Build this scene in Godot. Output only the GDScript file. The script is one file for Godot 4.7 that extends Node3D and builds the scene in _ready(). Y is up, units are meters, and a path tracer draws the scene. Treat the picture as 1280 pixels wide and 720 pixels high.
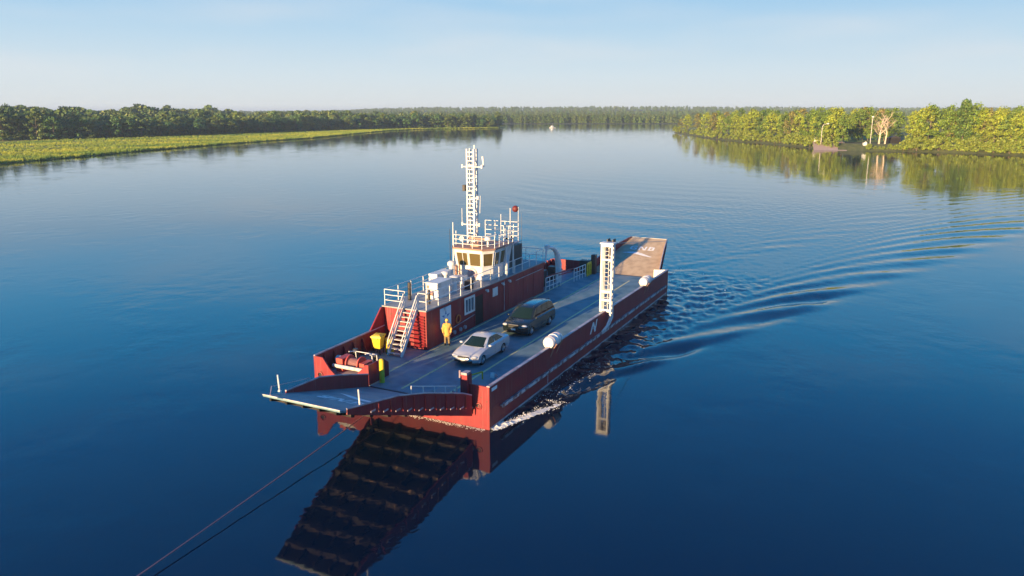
extends Node3D
# A cable-guided car ferry crossing a calm river in low evening sun.
# Ferry axes: s = metres aft of the bow, y = metres above the water, t = metres from the port (open) side to the starboard (house) side.

const FOCAL := 954.0          # photograph: 1280 x 720
const EYE := 16.0
const PITCH := 13.05
const HEADING := 26.4
const DECK := 1.2
const LEN := 34.2
const WID := 11.4

var rng := RandomNumberGenerator.new()
var FT: Transform3D
var M := {}
var taken := {}

# ------------------------------------------------------------------ mesh building
class MB:
	var p := PackedVector3Array()
	func tri(a, b, c):            # counter-clockwise seen from outside
		p.append(a); p.append(c); p.append(b)
	func quad(a, b, c, d):
		tri(a, b, c); tri(a, c, d)
	func box(c: Vector3, s: Vector3, bs := Basis()):
		var h = s * 0.5
		var q = []
		for k in 8:
			q.append(c + bs * Vector3(h.x if k & 1 else -h.x, h.y if k & 2 else -h.y, h.z if k & 4 else -h.z))
		quad(q[4], q[5], q[7], q[6]); quad(q[1], q[0], q[2], q[3])
		quad(q[5], q[1], q[3], q[7]); quad(q[0], q[4], q[6], q[2])
		quad(q[6], q[7], q[3], q[2]); quad(q[0], q[1], q[5], q[4])
	func span(a: Vector3, b: Vector3): # box between two corners
		box((a + b) * 0.5, (b - a).abs())
	func tube(a: Vector3, b: Vector3, r0: float, r1 := -1.0, n := 6, caps := true):
		if r1 < 0.0: r1 = r0
		var d = (b - a).normalized()
		var u = d.cross(Vector3(0.31, 0.17, 0.93) if absf(d.z) < 0.9 else Vector3(0, 1, 0.1)).normalized()
		var w = d.cross(u)
		for k in n:
			var a0 = TAU * k / n
			var a1 = TAU * (k + 1) / n
			var e0 = u * cos(a0) + w * sin(a0)
			var e1 = u * cos(a1) + w * sin(a1)
			if r1 > 0.0005:
				quad(a + e0 * r0, a + e1 * r0, b + e1 * r1, b + e0 * r1)
			else:
				tri(a + e0 * r0, a + e1 * r0, b)
			if caps:
				tri(a, a + e1 * r0, a + e0 * r0)
				if r1 > 0.0005: tri(b, b + e0 * r1, b + e1 * r1)
	func path(pts: Array, r: float, n := 6):
		for k in pts.size() - 1: tube(pts[k], pts[k + 1], r, r, n, true)
	func lathe(a: Vector3, d: Vector3, prof: Array, n := 16): # prof of Vector2(along, radius)
		d = d.normalized()
		var u = d.cross(Vector3(0.31, 0.17, 0.93)).normalized()
		var w = d.cross(u)
		for j in prof.size() - 1:
			for k in n:
				var a0 = TAU * k / n
				var a1 = TAU * (k + 1) / n
				var e0 = u * cos(a0) + w * sin(a0)
				var e1 = u * cos(a1) + w * sin(a1)
				var A = prof[j]
				var B = prof[j + 1]
				quad(a + d * A.x + e0 * A.y, a + d * A.x + e1 * A.y, a + d * B.x + e1 * B.y, a + d * B.x + e0 * B.y)
	func prism(poly: PackedVector2Array, o: Vector3, ex: Vector3, ey: Vector3, depth: Vector3):
		var ix = Geometry2D.triangulate_polygon(poly)
		var f = func(v): return o + ex * v.x + ey * v.y
		var flip = ex.cross(ey).dot(depth) < 0.0
		for k in range(0, ix.size(), 3):
			var a = f.call(poly[ix[k]]); var b = f.call(poly[ix[k + 1]]); var c = f.call(poly[ix[k + 2]])
			tri(a, b, c); tri(a + depth, b + depth, c + depth)
		for k in poly.size():
			var a = f.call(poly[k]); var b = f.call(poly[(k + 1) % poly.size()])
			quad(a, b, b + depth, a + depth)
	func blob(c: Vector3, r: Vector3, n := 8, m := 5):
		var g = func(i, j):
			var th = PI * j / m
			var ph = TAU * i / n
			return c + Vector3(r.x * sin(th) * cos(ph), r.y * cos(th), r.z * sin(th) * sin(ph))
		for j in m:
			for i in n:
				if j > 0: tri(g.call(i, j), g.call(i + 1, j), g.call(i + 1, j + 1))
				if j < m - 1 or j == 0: tri(g.call(i, j), g.call(i + 1, j + 1), g.call(i, j + 1))
	func mesh(crease := 0.0) -> ArrayMesh:
		var n := PackedVector3Array()
		n.resize(p.size())
		for k in range(0, p.size(), 3):
			var f = (p[k + 2] - p[k]).cross(p[k + 1] - p[k])
			f = f.normalized() if f.length() > 1e-12 else Vector3.UP
			n[k] = f; n[k + 1] = f; n[k + 2] = f
		if crease > 0.0:
			var at := {}
			var lim = cos(deg_to_rad(crease))
			var keys := []
			keys.resize(p.size())
			for k in p.size():
				var q = Vector3i((p[k] * 2000.0).round())
				keys[k] = q
				if not at.has(q): at[q] = []
				at[q].append(k)
			var sm := PackedVector3Array()
			sm.resize(p.size())
			for k in p.size():
				var acc = Vector3.ZERO
				for o in at[keys[k]]:
					if n[o].dot(n[k]) > lim: acc += n[o]
				sm[k] = acc.normalized() if acc.length() > 1e-9 else n[k]
			n = sm
		var ar := []
		ar.resize(Mesh.ARRAY_MAX)
		ar[Mesh.ARRAY_VERTEX] = p
		ar[Mesh.ARRAY_NORMAL] = n
		var am := ArrayMesh.new()
		am.add_surface_from_arrays(Mesh.PRIMITIVE_TRIANGLES, ar)
		return am

func V(s: float, y: float, t: float) -> Vector3: return Vector3(s, y, -t)

func numbered(called: String) -> String:
	var k = taken.get(called, 0)
	taken[called] = k + 1
	return called if k == 0 else "%s_%03d" % [called, k]

func obj(called: String, shape, m: Material, parent: Node, crease := 0.0) -> MeshInstance3D:
	var o := MeshInstance3D.new()
	o.mesh = shape.mesh(crease) if shape is MB else shape
	o.material_override = m
	o.cast_shadow = GeometryInstance3D.SHADOW_CASTING_SETTING_ON
	if parent == self:
		o.name = numbered(called)
	else:
		var k = 0
		for c in parent.get_children():
			var cn = String(c.name)
			if cn == called or (cn.begins_with(called + "_") and cn.length() == called.length() + 4 and cn.right(3).is_valid_int()): k += 1
		o.name = called if k == 0 else "%s_%03d" % [called, k]
	parent.add_child(o, true)
	return o

func thing(called: String, label: String, category: String, group := "") -> Node3D:
	var o := Node3D.new()
	o.name = numbered(called)
	add_child(o)
	return tag(o, label, category, group)

func tag(o, label: String, category: String, group := "", kind := ""):
	if label: o.set_meta("label", label)
	if category: o.set_meta("category", category)
	if group: o.set_meta("group", group)
	if kind: o.set_meta("kind", kind)
	return o

func copy(o: Node3D, base: String) -> Node3D:
	var c = o.duplicate()
	c.name = numbered(base)
	add_child(c)
	return c

func aboard(o: Node3D, s: float, y: float, t: float, yaw := 0.0):
	o.transform = FT * Transform3D(Basis(Vector3.UP, yaw), V(s, y, t))

# ------------------------------------------------------------------ materials
func col(r: float, g: float, b: float) -> Color: return Color(r, g, b).linear_to_srgb()

func mat(r: float, g: float, b: float, rough := 0.6, metal := 0.0) -> StandardMaterial3D:
	var m := StandardMaterial3D.new()
	m.albedo_color = col(r, g, b)
	m.roughness = rough
	m.metallic = metal
	return m

# noise between several linear colours; stops = [[value, Color], ...]
func noise_tex(sd: int, freq: float, stops: Array, size := 256, octaves := 4, stretch := Vector2.ONE) -> ImageTexture:
	var f := FastNoiseLite.new()
	f.seed = sd
	f.noise_type = FastNoiseLite.TYPE_SIMPLEX_SMOOTH
	f.frequency = freq
	f.fractal_octaves = octaves
	var im = f.get_seamless_image(size, size)
	var gr := Gradient.new()
	var off := PackedFloat32Array(); var cs := PackedColorArray()
	for s in stops:
		off.append(s[0]); cs.append(s[1].linear_to_srgb())
	gr.offsets = off; gr.colors = cs
	var out := Image.create(size, size, false, Image.FORMAT_RGB8)
	for y in size:
		for x in size:
			out.set_pixel(x, y, gr.sample(im.get_pixel(int(x * stretch.x) % size, int(y * stretch.y) % size).r))
	return ImageTexture.create_from_image(out)

func tmat(tex: Texture2D, metres: float, rough := 0.6, world := false) -> StandardMaterial3D:
	var m := StandardMaterial3D.new()
	m.albedo_texture = tex
	m.uv1_triplanar = true
	m.uv1_world_triplanar = world
	m.uv1_scale = Vector3.ONE / metres
	m.roughness = rough
	return m

# red hull paint: uneven tone, scrapes, and rust and salt runs straight down the plates
func red_paint() -> ImageTexture:
	var n := 512
	var f := FastNoiseLite.new()
	f.seed = 3; f.frequency = 0.012; f.fractal_octaves = 5
	var tone = f.get_seamless_image(n, n).get_data()
	f.seed = 33; f.frequency = 0.02; f.fractal_octaves = 3
	var runs = f.get_seamless_image(n, n).get_data()
	f.seed = 34; f.frequency = 0.06; f.fractal_octaves = 2
	var chips = f.get_seamless_image(n, n).get_data()
	var out := Image.create(n, n, false, Image.FORMAT_RGB8)
	for y in n:
		for x in n:
			var a = tone[y * n + x] / 255.0
			var c = Color(0.18, 0.012, 0.020).lerp(Color(0.285, 0.023, 0.030), a)
			var r = runs[(y / 8) * n + (x * 5) % n] / 255.0 + 0.25 * (a - 0.5)
			if r > 0.68: c = c.lerp(Color(0.20, 0.075, 0.040), clampf((r - 0.68) * 4.0, 0, 0.45))
			elif r < 0.27: c = c.lerp(Color(0.30, 0.17, 0.16), clampf((0.27 - r) * 3.0, 0, 0.3))
			var k = chips[y * n + x] / 255.0
			if k > 0.80: c = c.lerp(Color(0.10, 0.045, 0.03), clampf((k - 0.80) * 8.0, 0, 0.8))
			out.set_pixel(x, y, c.linear_to_srgb())
	return ImageTexture.create_from_image(out)

func make_materials():
	M.red = tmat(red_paint(), 9.0, 0.55)
	M.cap = tmat(noise_tex(5, 0.03, [[0.0, Color(0.22, 0.13, 0.14)], [0.5, Color(0.38, 0.30, 0.32)], [1.0, Color(0.50, 0.45, 0.46)]], 128), 3.0, 0.4)  # pale grey purple; on the cap rails it paints in the sky sheen
	M.rub = tmat(noise_tex(9, 0.035, [[0.0, Color(0.10, 0.03, 0.03)], [0.38, Color(0.20, 0.12, 0.12)], [0.55, Color(0.42, 0.40, 0.42)], [1.0, Color(0.6, 0.58, 0.58)]], 256), 6.0, 0.5)
	M.deck = tmat(noise_tex(11, 0.012, [[0.0, Color(0.065, 0.135, 0.165)], [0.40, Color(0.115, 0.205, 0.24)], [0.62, Color(0.155, 0.25, 0.28)], [0.8, Color(0.20, 0.245, 0.25)], [1.0, Color(0.20, 0.18, 0.15)]], 512, 6), 11.0, 0.6)
	M.sunlit_plate = tmat(noise_tex(12, 0.02, [[0.0, Color(0.33, 0.24, 0.14)], [0.5, Color(0.47, 0.35, 0.21)], [0.8, Color(0.52, 0.40, 0.25)], [1.0, Color(0.33, 0.22, 0.12)]], 256, 6), 6.0, 0.5)  # warm sunlight put into the stern plate colour as tan
	M.white = tmat(noise_tex(13, 0.02, [[0.0, Color(0.48, 0.46, 0.42)], [0.35, Color(0.64, 0.64, 0.62)], [1.0, Color(0.70, 0.70, 0.69)]], 128), 3.0, 0.4)
	M.worn_white = tmat(noise_tex(14, 0.04, [[0.0, Color(0.35, 0.22, 0.14)], [0.3, Color(0.50, 0.47, 0.43)], [1.0, Color(0.62, 0.61, 0.59)]], 128), 1.5, 0.5)
	M.black = mat(0.012, 0.012, 0.013, 0.6)
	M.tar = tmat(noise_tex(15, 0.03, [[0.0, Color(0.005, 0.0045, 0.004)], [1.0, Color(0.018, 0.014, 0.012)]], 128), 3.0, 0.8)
	M.rib = tmat(noise_tex(16, 0.05, [[0.0, Color(0.010, 0.008, 0.007)], [0.5, Color(0.014, 0.011, 0.009)], [0.76, Color(0.04, 0.026, 0.018)], [0.88, Color(0.26, 0.17, 0.09)], [1.0, Color(0.40, 0.27, 0.15)]], 128), 2.4, 0.7)  # pale stops are sunlit spots painted into the black beams
	M.yellow = tmat(noise_tex(17, 0.03, [[0.0, Color(0.5, 0.32, 0.02)], [0.5, Color(0.72, 0.50, 0.03)], [1.0, Color(0.75, 0.55, 0.05)]], 128), 1.5, 0.45)
	M.line = tmat(noise_tex(18, 0.05, [[0.0, Color(0.20, 0.20, 0.12)], [0.35, Color(0.66, 0.58, 0.26)], [1.0, Color(0.74, 0.66, 0.32)]], 128), 2.0, 0.6)
	M.mark = tmat(noise_tex(19, 0.05, [[0.0, Color(0.35, 0.37, 0.38)], [0.35, Color(0.7, 0.7, 0.7)], [1.0, Color(0.8, 0.8, 0.8)]], 128), 2.0, 0.6)
	M.roofdeck = tmat(noise_tex(20, 0.03, [[0.0, Color(0.28, 0.14, 0.10)], [1.0, Color(0.40, 0.24, 0.18)]], 128), 3.0, 0.6)
	M.greydeck = tmat(noise_tex(21, 0.03, [[0.0, Color(0.24, 0.25, 0.25)], [1.0, Color(0.36, 0.37, 0.37)]], 128), 3.0, 0.6)
	M.glass = mat(0.03, 0.028, 0.02, 0.06)
	M.glass.metallic_specular = 0.7
	M.pane = mat(0.11, 0.082, 0.03, 0.08)  # olive brown of the sunlit interior painted into the glass
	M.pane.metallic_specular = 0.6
	M.steel = mat(0.30, 0.30, 0.30, 0.35, 0.7)
	M.dark_steel = mat(0.05, 0.045, 0.045, 0.5, 0.3)
	M.orange = mat(0.55, 0.13, 0.03, 0.5)
	M.rope = mat(0.30, 0.14, 0.14, 0.8)
	M.emblem = mat(0.08, 0.22, 0.45, 0.5)

# ------------------------------------------------------------------ start
func _ready():
	rng.seed = 77
	# camera
	var cam := Camera3D.new()
	cam.name = "camera"
	cam.position = Vector3(0, EYE, 0)
	cam.rotation_degrees = Vector3(-PITCH, 0, 0)
	cam.fov = rad_to_deg(2.0 * atan(360.0 / FOCAL))
	cam.near = 0.3
	cam.far = 20000.0
	add_child(cam)
	cam.current = true
	# sky, haze, exposure
	var we := WorldEnvironment.new()
	we.name = "environment"
	var env := Environment.new()
	env.background_mode = Environment.BG_SKY
	var sky := Sky.new()
	sky.sky_material = evening_sky()
	env.sky = sky
	env.tonemap_mode = Environment.TONE_MAPPER_LINEAR
	env.tonemap_exposure = 2.55
	env.sdfgi_enabled = true
	env.ssao_enabled = true
	env.ssil_enabled = true
	env.fog_enabled = true
	env.fog_density = 0.00017
	env.fog_light_color = Color(0.80, 0.89, 1.0)
	we.environment = env
	add_child(we)
	# the sun: low, nine degrees to starboard of the bow
	var sun := DirectionalLight3D.new()
	sun.name = "sun"
	sun.light_energy = 1.6
	sun.light_color = Color(1.0, 0.85, 0.63)
	sun.light_angular_distance = 0.5
	sun.shadow_enabled = true
	add_child(sun)
	var az = deg_to_rad(HEADING + 9.0)
	var el = deg_to_rad(9.0)
	var to_sun = Vector3(-sin(az) * cos(el), sin(el), cos(az) * cos(el))
	sun.look_at_from_position(Vector3.ZERO, -to_sun, Vector3.UP)

	make_materials()
	var th = deg_to_rad(HEADING)
	var A = Vector3(sin(th), 0, -cos(th))
	var B = Vector3(-cos(th), 0, -sin(th))
	FT = Transform3D(Basis(A, Vector3.UP, -B), Vector3(-1.152, 0, -36.59))

	build_water()
	build_land()
	build_trees()
	build_ferry()
	build_deck_things()
	build_far_things()
	build_foam()

func evening_sky() -> PanoramaSkyMaterial:
	var w = 1024
	var h = 512
	var im := Image.create(w, h, false, Image.FORMAT_RGBF)
	var n := FastNoiseLite.new()
	n.seed = 5
	n.frequency = 1.0
	n.fractal_octaves = 5
	var stops = [[-90.0, Color(0.0137, 0.0343, 0.0686)], [-4.0, Color(0.1716, 0.1990, 0.2127)], [0.0, Color(0.296, 0.305, 0.300)], [2.5, Color(0.262, 0.305, 0.330)], [5.0, Color(0.205, 0.278, 0.335)], [7.6, Color(0.145, 0.243, 0.335)], [9.5, Color(0.092, 0.252, 0.405)], [12.0, Color(0.046, 0.248, 0.455)], [15.5, Color(0.020, 0.220, 0.465)], [21.0, Color(0.0120, 0.150, 0.395)], [32.0, Color(0.0095, 0.096, 0.300)], [55.0, Color(0.0075, 0.060, 0.200)], [90.0, Color(0.006, 0.050, 0.165)]]
	for y in h:
		var e = 90.0 - 180.0 * (y + 0.5) / h
		var c = stops[0][1]
		for k in stops.size() - 1:
			if e >= stops[k][0]:
				var f = clampf((e - stops[k][0]) / (stops[k + 1][0] - stops[k][0]), 0, 1)
				c = stops[k][1].lerp(stops[k + 1][1], f)
		var ce = cos(deg_to_rad(e))
		var se = sin(deg_to_rad(e))
		for x in w:
			var a = TAU * x / w
			var cc = c
			if e > -2.0 and e < 40.0:
				var v = n.get_noise_3d(ce * cos(a) * 2.2, se * 16.0, ce * sin(a) * 2.2)
				var k = clampf((v - 0.02) * 1.6, 0.0, 1.0) * clampf((e + 2.0) / 3.0, 0, 1) * clampf((22.0 - e) / 18.0, 0, 1)
				cc = c.lerp(Color(0.31, 0.315, 0.32), k * 0.42)
			im.set_pixel(x, y, cc)
	var m := PanoramaSkyMaterial.new()
	m.panorama = ImageTexture.create_from_image(im)
	return m

# ------------------------------------------------------------------ water
const SPEED_K := 9.81 / (3.75 * 3.75)

func kelvin(X: float, Y: float, amp_t: float, amp_d: float) -> float:
	if X < 0.6: return 0.0
	var q = Y / X
	var aq = absf(q)
	if aq > 0.46: return 0.0
	var r = sqrt(X * X + Y * Y)
	var edge = 1.0 if aq < 0.3536 else exp(-pow((aq - 0.3536) / 0.035, 2.0))
	var fall = edge / sqrt(1.0 + r * 0.10) * exp(-maxf(0.0, r - 40.0) / 130.0)
	if aq < 0.004:
		return amp_t * fall * cos(SPEED_K * X) * clampf(r / 6.0, 0, 1)
	var disc = sqrt(maxf(0.0, 1.0 - 8.0 * q * q))
	var T1 = (-1.0 + disc) / (4.0 * q)
	var T2 = (-1.0 - disc) / (4.0 * q)
	var p1 = SPEED_K * sqrt(1.0 + T1 * T1) * (X + Y * T1)
	var p2 = SPEED_K * sqrt(1.0 + T2 * T2) * (X + Y * T2)
	var jit = swell.get_noise_2d(X * 1.6, Y * 1.6)
	fall *= 1.0 + 0.9 * swell.get_noise_2d(X * 2.0 + 300.0, Y * 2.0)
	p2 += 1.5 * jit; p1 += 1.2 * jit
	return fall * (amp_t * cos(p1 + 0.6) + amp_d * exp(-pow(T2 / 1.5, 2.0)) * 2.3 * cos(p2 - 0.6)) * clampf(r / 6.0, 0, 1)

var chop := FastNoiseLite.new()
var swell := FastNoiseLite.new()

func wave(s: float, t: float) -> float:
	var h = 0.0
	var wp = clampf((7.5 - t) / 4.0, 0, 1)
	var wsb = clampf((t - 4.0) / 4.0, 0, 1)
	if wp > 0.0: h += wp * kelvin(s - 2.0, -t, 0.008, 0.155)             # port bow wave
	if wsb > 0.0: h += wsb * kelvin(s - 2.0, t - WID, 0.055, 0.016)      # starboard bow wave
	if t < WID * 0.5: h += 0.5 * kelvin(s - 31.0, WID * 0.5 - t, 0.0, 0.06)
	# disturbed water beside and behind the hull
	var side = maxf(-t, t - WID)
	var rough = 0.0
	if s > 0.5 and s < 46.0:
		rough = 0.09 * clampf((s - 0.5) / 5.0, 0, 1) * clampf(1.0 - (side - 0.16 * s) / 1.6, 0, 1) * clampf((46.0 - s) / 12.0, 0, 1)
	if s > LEN - 1.0:
		var wq = absf(t - WID * 0.5) / (6.0 + 0.07 * (s - LEN))
		rough += 0.022 * clampf((s - LEN + 1.0) / 3.0, 0, 1) * clampf(1.5 - wq, 0, 1) / (1.0 + (s - LEN) * 0.03)
	if s > 12.0:      # small ripples inside the whole wake
		var q = maxf(0.0, maxf(-t, t - WID)) / (s + 4.0)
		rough += 0.013 * clampf((0.42 - q) / 0.12, 0, 1) * clampf((s - 12.0) / 20.0, 0, 1) * clampf((150.0 - s) / 60.0, 0, 1)
	if rough > 0.0005:
		h += rough * (chop.get_noise_2d(s * 1.0, t * 1.3) * 1.1 + 0.5 * chop.get_noise_2d(s * 2.3 + 40.0, t * 2.6))
	return h

func build_water():
	chop.seed = 4; chop.frequency = 0.55; chop.fractal_octaves = 2
	swell.seed = 8; swell.frequency = 0.02
	var ss := PackedFloat32Array(); var ts := PackedFloat32Array()
	var x = -14.0
	while x < 170.0:
		ss.append(x)
		x += 0.30 if x < 44.0 else (0.5 if x < 100.0 else 0.8)
	ss.append(170.0)
	x = -72.0
	while x < 84.0:
		ts.append(x)
		x += 0.30 if (x > -14.0 and x < 1.0) or (x > WID - 1.0 and x < WID + 6.0) else (0.55 if x > -40.0 and x < 40.0 else 0.9)
	ts.append(84.0)
	var ns = ss.size()
	var nt = ts.size()
	var v := PackedVector3Array(); v.resize(ns * nt)
	var hh := PackedFloat32Array(); hh.resize(ns * nt)
	for i in ns:
		for j in nt:
			var s = ss[i]
			var t = ts[j]
			var edge = clampf((s + 14.0) / 6.0, 0, 1) * clampf((170.0 - s) / 50.0, 0, 1) * clampf((t + 72.0) / 14.0, 0, 1) * clampf((84.0 - t) / 14.0, 0, 1)
			var h = 0.0
			if edge > 0.0 and s > -8.0: h = wave(s, t) * edge
			hh[i * nt + j] = h
			v[i * nt + j] = V(s, h, t)
	var n := PackedVector3Array(); n.resize(ns * nt)
	for i in ns:
		for j in nt:
			var i0 = maxi(i - 1, 0); var i1 = mini(i + 1, ns - 1)
			var j0 = maxi(j - 1, 0); var j1 = mini(j + 1, nt - 1)
			var ds = (hh[i1 * nt + j] - hh[i0 * nt + j]) / (ss[i1] - ss[i0])
			var dt = (hh[i * nt + j1] - hh[i * nt + j0]) / (ts[j1] - ts[j0])
			n[i * nt + j] = Vector3(-ds, 1.0, dt).normalized()
	var ix := PackedInt32Array()
	for i in ns - 1:
		for j in nt - 1:
			# nothing under the hull
			if ss[i] > 0.6 and ss[i + 1] < LEN - 0.6 and ts[j] > 0.5 and ts[j + 1] < WID - 0.5: continue
			var a = i * nt + j
			var b = a + 1
			var c = a + nt
			var d = c + 1
			ix.append(a); ix.append(b); ix.append(d)
			ix.append(a); ix.append(d); ix.append(c)
	# the river beyond, in eight flat sheets round the wake
	var xs = [-7000.0, -14.0, 170.0, 9000.0]
	var zs = [-8000.0, -72.0, 84.0, 8000.0]
	for i in 3:
		for j in 3:
			if i == 1 and j == 1: continue
			var k = v.size()
			for c in [[i, j], [i + 1, j], [i + 1, j + 1], [i, j + 1]]:
				v.append(V(xs[c[0]], 0.0, zs[c[1]])); n.append(Vector3.UP)
			ix.append(k); ix.append(k + 2); ix.append(k + 1)
			ix.append(k); ix.append(k + 3); ix.append(k + 2)
	var ar := []
	ar.resize(Mesh.ARRAY_MAX)
	ar[Mesh.ARRAY_VERTEX] = v; ar[Mesh.ARRAY_NORMAL] = n; ar[Mesh.ARRAY_INDEX] = ix
	var am := ArrayMesh.new()
	am.add_surface_from_arrays(Mesh.PRIMITIVE_TRIANGLES, ar)
	# fine ripples
	var f := FastNoiseLite.new()
	f.seed = 21; f.frequency = 0.012; f.fractal_octaves = 5; f.fractal_gain = 0.55
	var im = f.get_seamless_image(1024, 1024)
	f.seed = 22; f.frequency = 0.004; f.fractal_octaves = 3
	var broad = f.get_seamless_image(1024, 1024).get_data()
	var fine = im.get_data()
	for k in fine.size():     # ripples come in patches
		fine[k] = 128 + int((fine[k] - 128) * clampf((broad[k] - 70) / 110.0, 0.12, 1.0))
	im = Image.create_from_data(1024, 1024, false, Image.FORMAT_L8, fine)
	im.convert(Image.FORMAT_RGBA8)
	im.bump_map_to_normal_map(6.0)
	var m := StandardMaterial3D.new()
	m.albedo_color = col(0.001, 0.008, 0.024)
	m.roughness = 0.045
	m.metallic_specular = 0.5
	m.uv1_triplanar = true
	m.uv1_world_triplanar = true
	m.uv1_scale = Vector3(1.0 / 52.0, 1.0 / 52.0, 1.0 / 52.0)
	m.normal_enabled = true
	m.normal_texture = ImageTexture.create_from_image(im)
	m.normal_scale = 0.075
	M.water = m
	var o = obj("water", am, m, self)
	o.transform = FT
	tag(o, "calm dark blue river water crossed by the wake of the ferry", "river", "", "structure")

# ------------------------------------------------------------------ land
# a low bank: a flat top with a sloping edge down into the water; shore is listed so that land lies to the left hand of the walk
func bank(called: String, shore: PackedVector2Array, top: float, slope: float, m: Material, label: String) -> MeshInstance3D:
	var b := MB.new()
	var cnt = shore.size()
	var inner := PackedVector2Array()
	var area = 0.0
	for k in cnt:
		var p = shore[k]; var q = shore[(k + 1) % cnt]
		area += p.x * q.y - q.x * p.y
	var sg = 1.0 if area > 0 else -1.0
	for k in cnt:
		var d0 = (shore[k] - shore[(k + cnt - 1) % cnt]).normalized()
		var d1 = (shore[(k + 1) % cnt] - shore[k]).normalized()
		var nn = (Vector2(-d0.y, d0.x) + Vector2(-d1.y, d1.x)).normalized() * sg
		inner.append(shore[k] + nn * slope * (0.8 + 0.4 * fposmod(k * 0.618, 1.0)))
	for k in cnt:
		var k1 = (k + 1) % cnt
		var a = Vector3(shore[k].x, -0.25, shore[k].y); var c = Vector3(shore[k1].x, -0.25, shore[k1].y)
		var e = Vector3(inner[k].x, top, inner[k].y); var g = Vector3(inner[k1].x, top, inner[k1].y)
		b.quad(a, c, g, e)
	var ix = Geometry2D.triangulate_polygon(inner)
	for k in range(0, ix.size(), 3):
		b.tri(Vector3(inner[ix[k]].x, top, inner[ix[k]].y), Vector3(inner[ix[k + 1]].x, top, inner[ix[k + 1]].y), Vector3(inner[ix[k + 2]].x, top, inner[ix[k + 2]].y))
	for k in b.p.size() / 3:       # all faces upward
		var f = (b.p[k * 3 + 2] - b.p[k * 3]).cross(b.p[k * 3 + 1] - b.p[k * 3])
		if f.y < 0.0:
			var w = b.p[k * 3 + 1]
			b.p[k * 3 + 1] = b.p[k * 3 + 2]; b.p[k * 3 + 2] = w
	var o = obj(called, b, m, self)
	tag(o, label, "", "", "structure")
	return o

# extra points along a shoreline, wandering a little
func wander(pts: Array, step: float, amp: float, sd: int) -> PackedVector2Array:
	var n := FastNoiseLite.new()
	n.seed = sd; n.frequency = 0.03
	var out := PackedVector2Array()
	for k in pts.size() - 1:
		var a: Vector2 = pts[k]; var b: Vector2 = pts[k + 1]
		var cnt = maxi(1, int(a.distance_to(b) / step))
		var side = (b - a).normalized().orthogonal()
		for i in cnt:
			var p = a.lerp(b, float(i) / cnt)
			out.append(p + side * n.get_noise_2d(p.x * 2.0, p.y * 2.0) * amp)
	out.append(pts[-1])
	return out

var right_shore: PackedVector2Array
var left_shore: PackedVector2Array
var tree_edge: Array
var hills_noise := FastNoiseLite.new()

func hill_height(x: float, z: float) -> float:
	var d = -z - 1010.0
	if d < 0.0: return lerpf(0.8, -0.4, clampf(-d / 12.0, 0, 1))
	var r = clampf(d / 1700.0, 0, 1)
	var k = r * r * (3.0 - 2.0 * r)
	return 0.8 + k * (16.0 + 10.0 * hills_noise.get_noise_2d(x * 0.6, z * 1.2)) * lerpf(0.3, 1.0, smoothstep(-0.30, -0.10, x / -z)) + minf(d * 0.004, 2.0)

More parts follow.
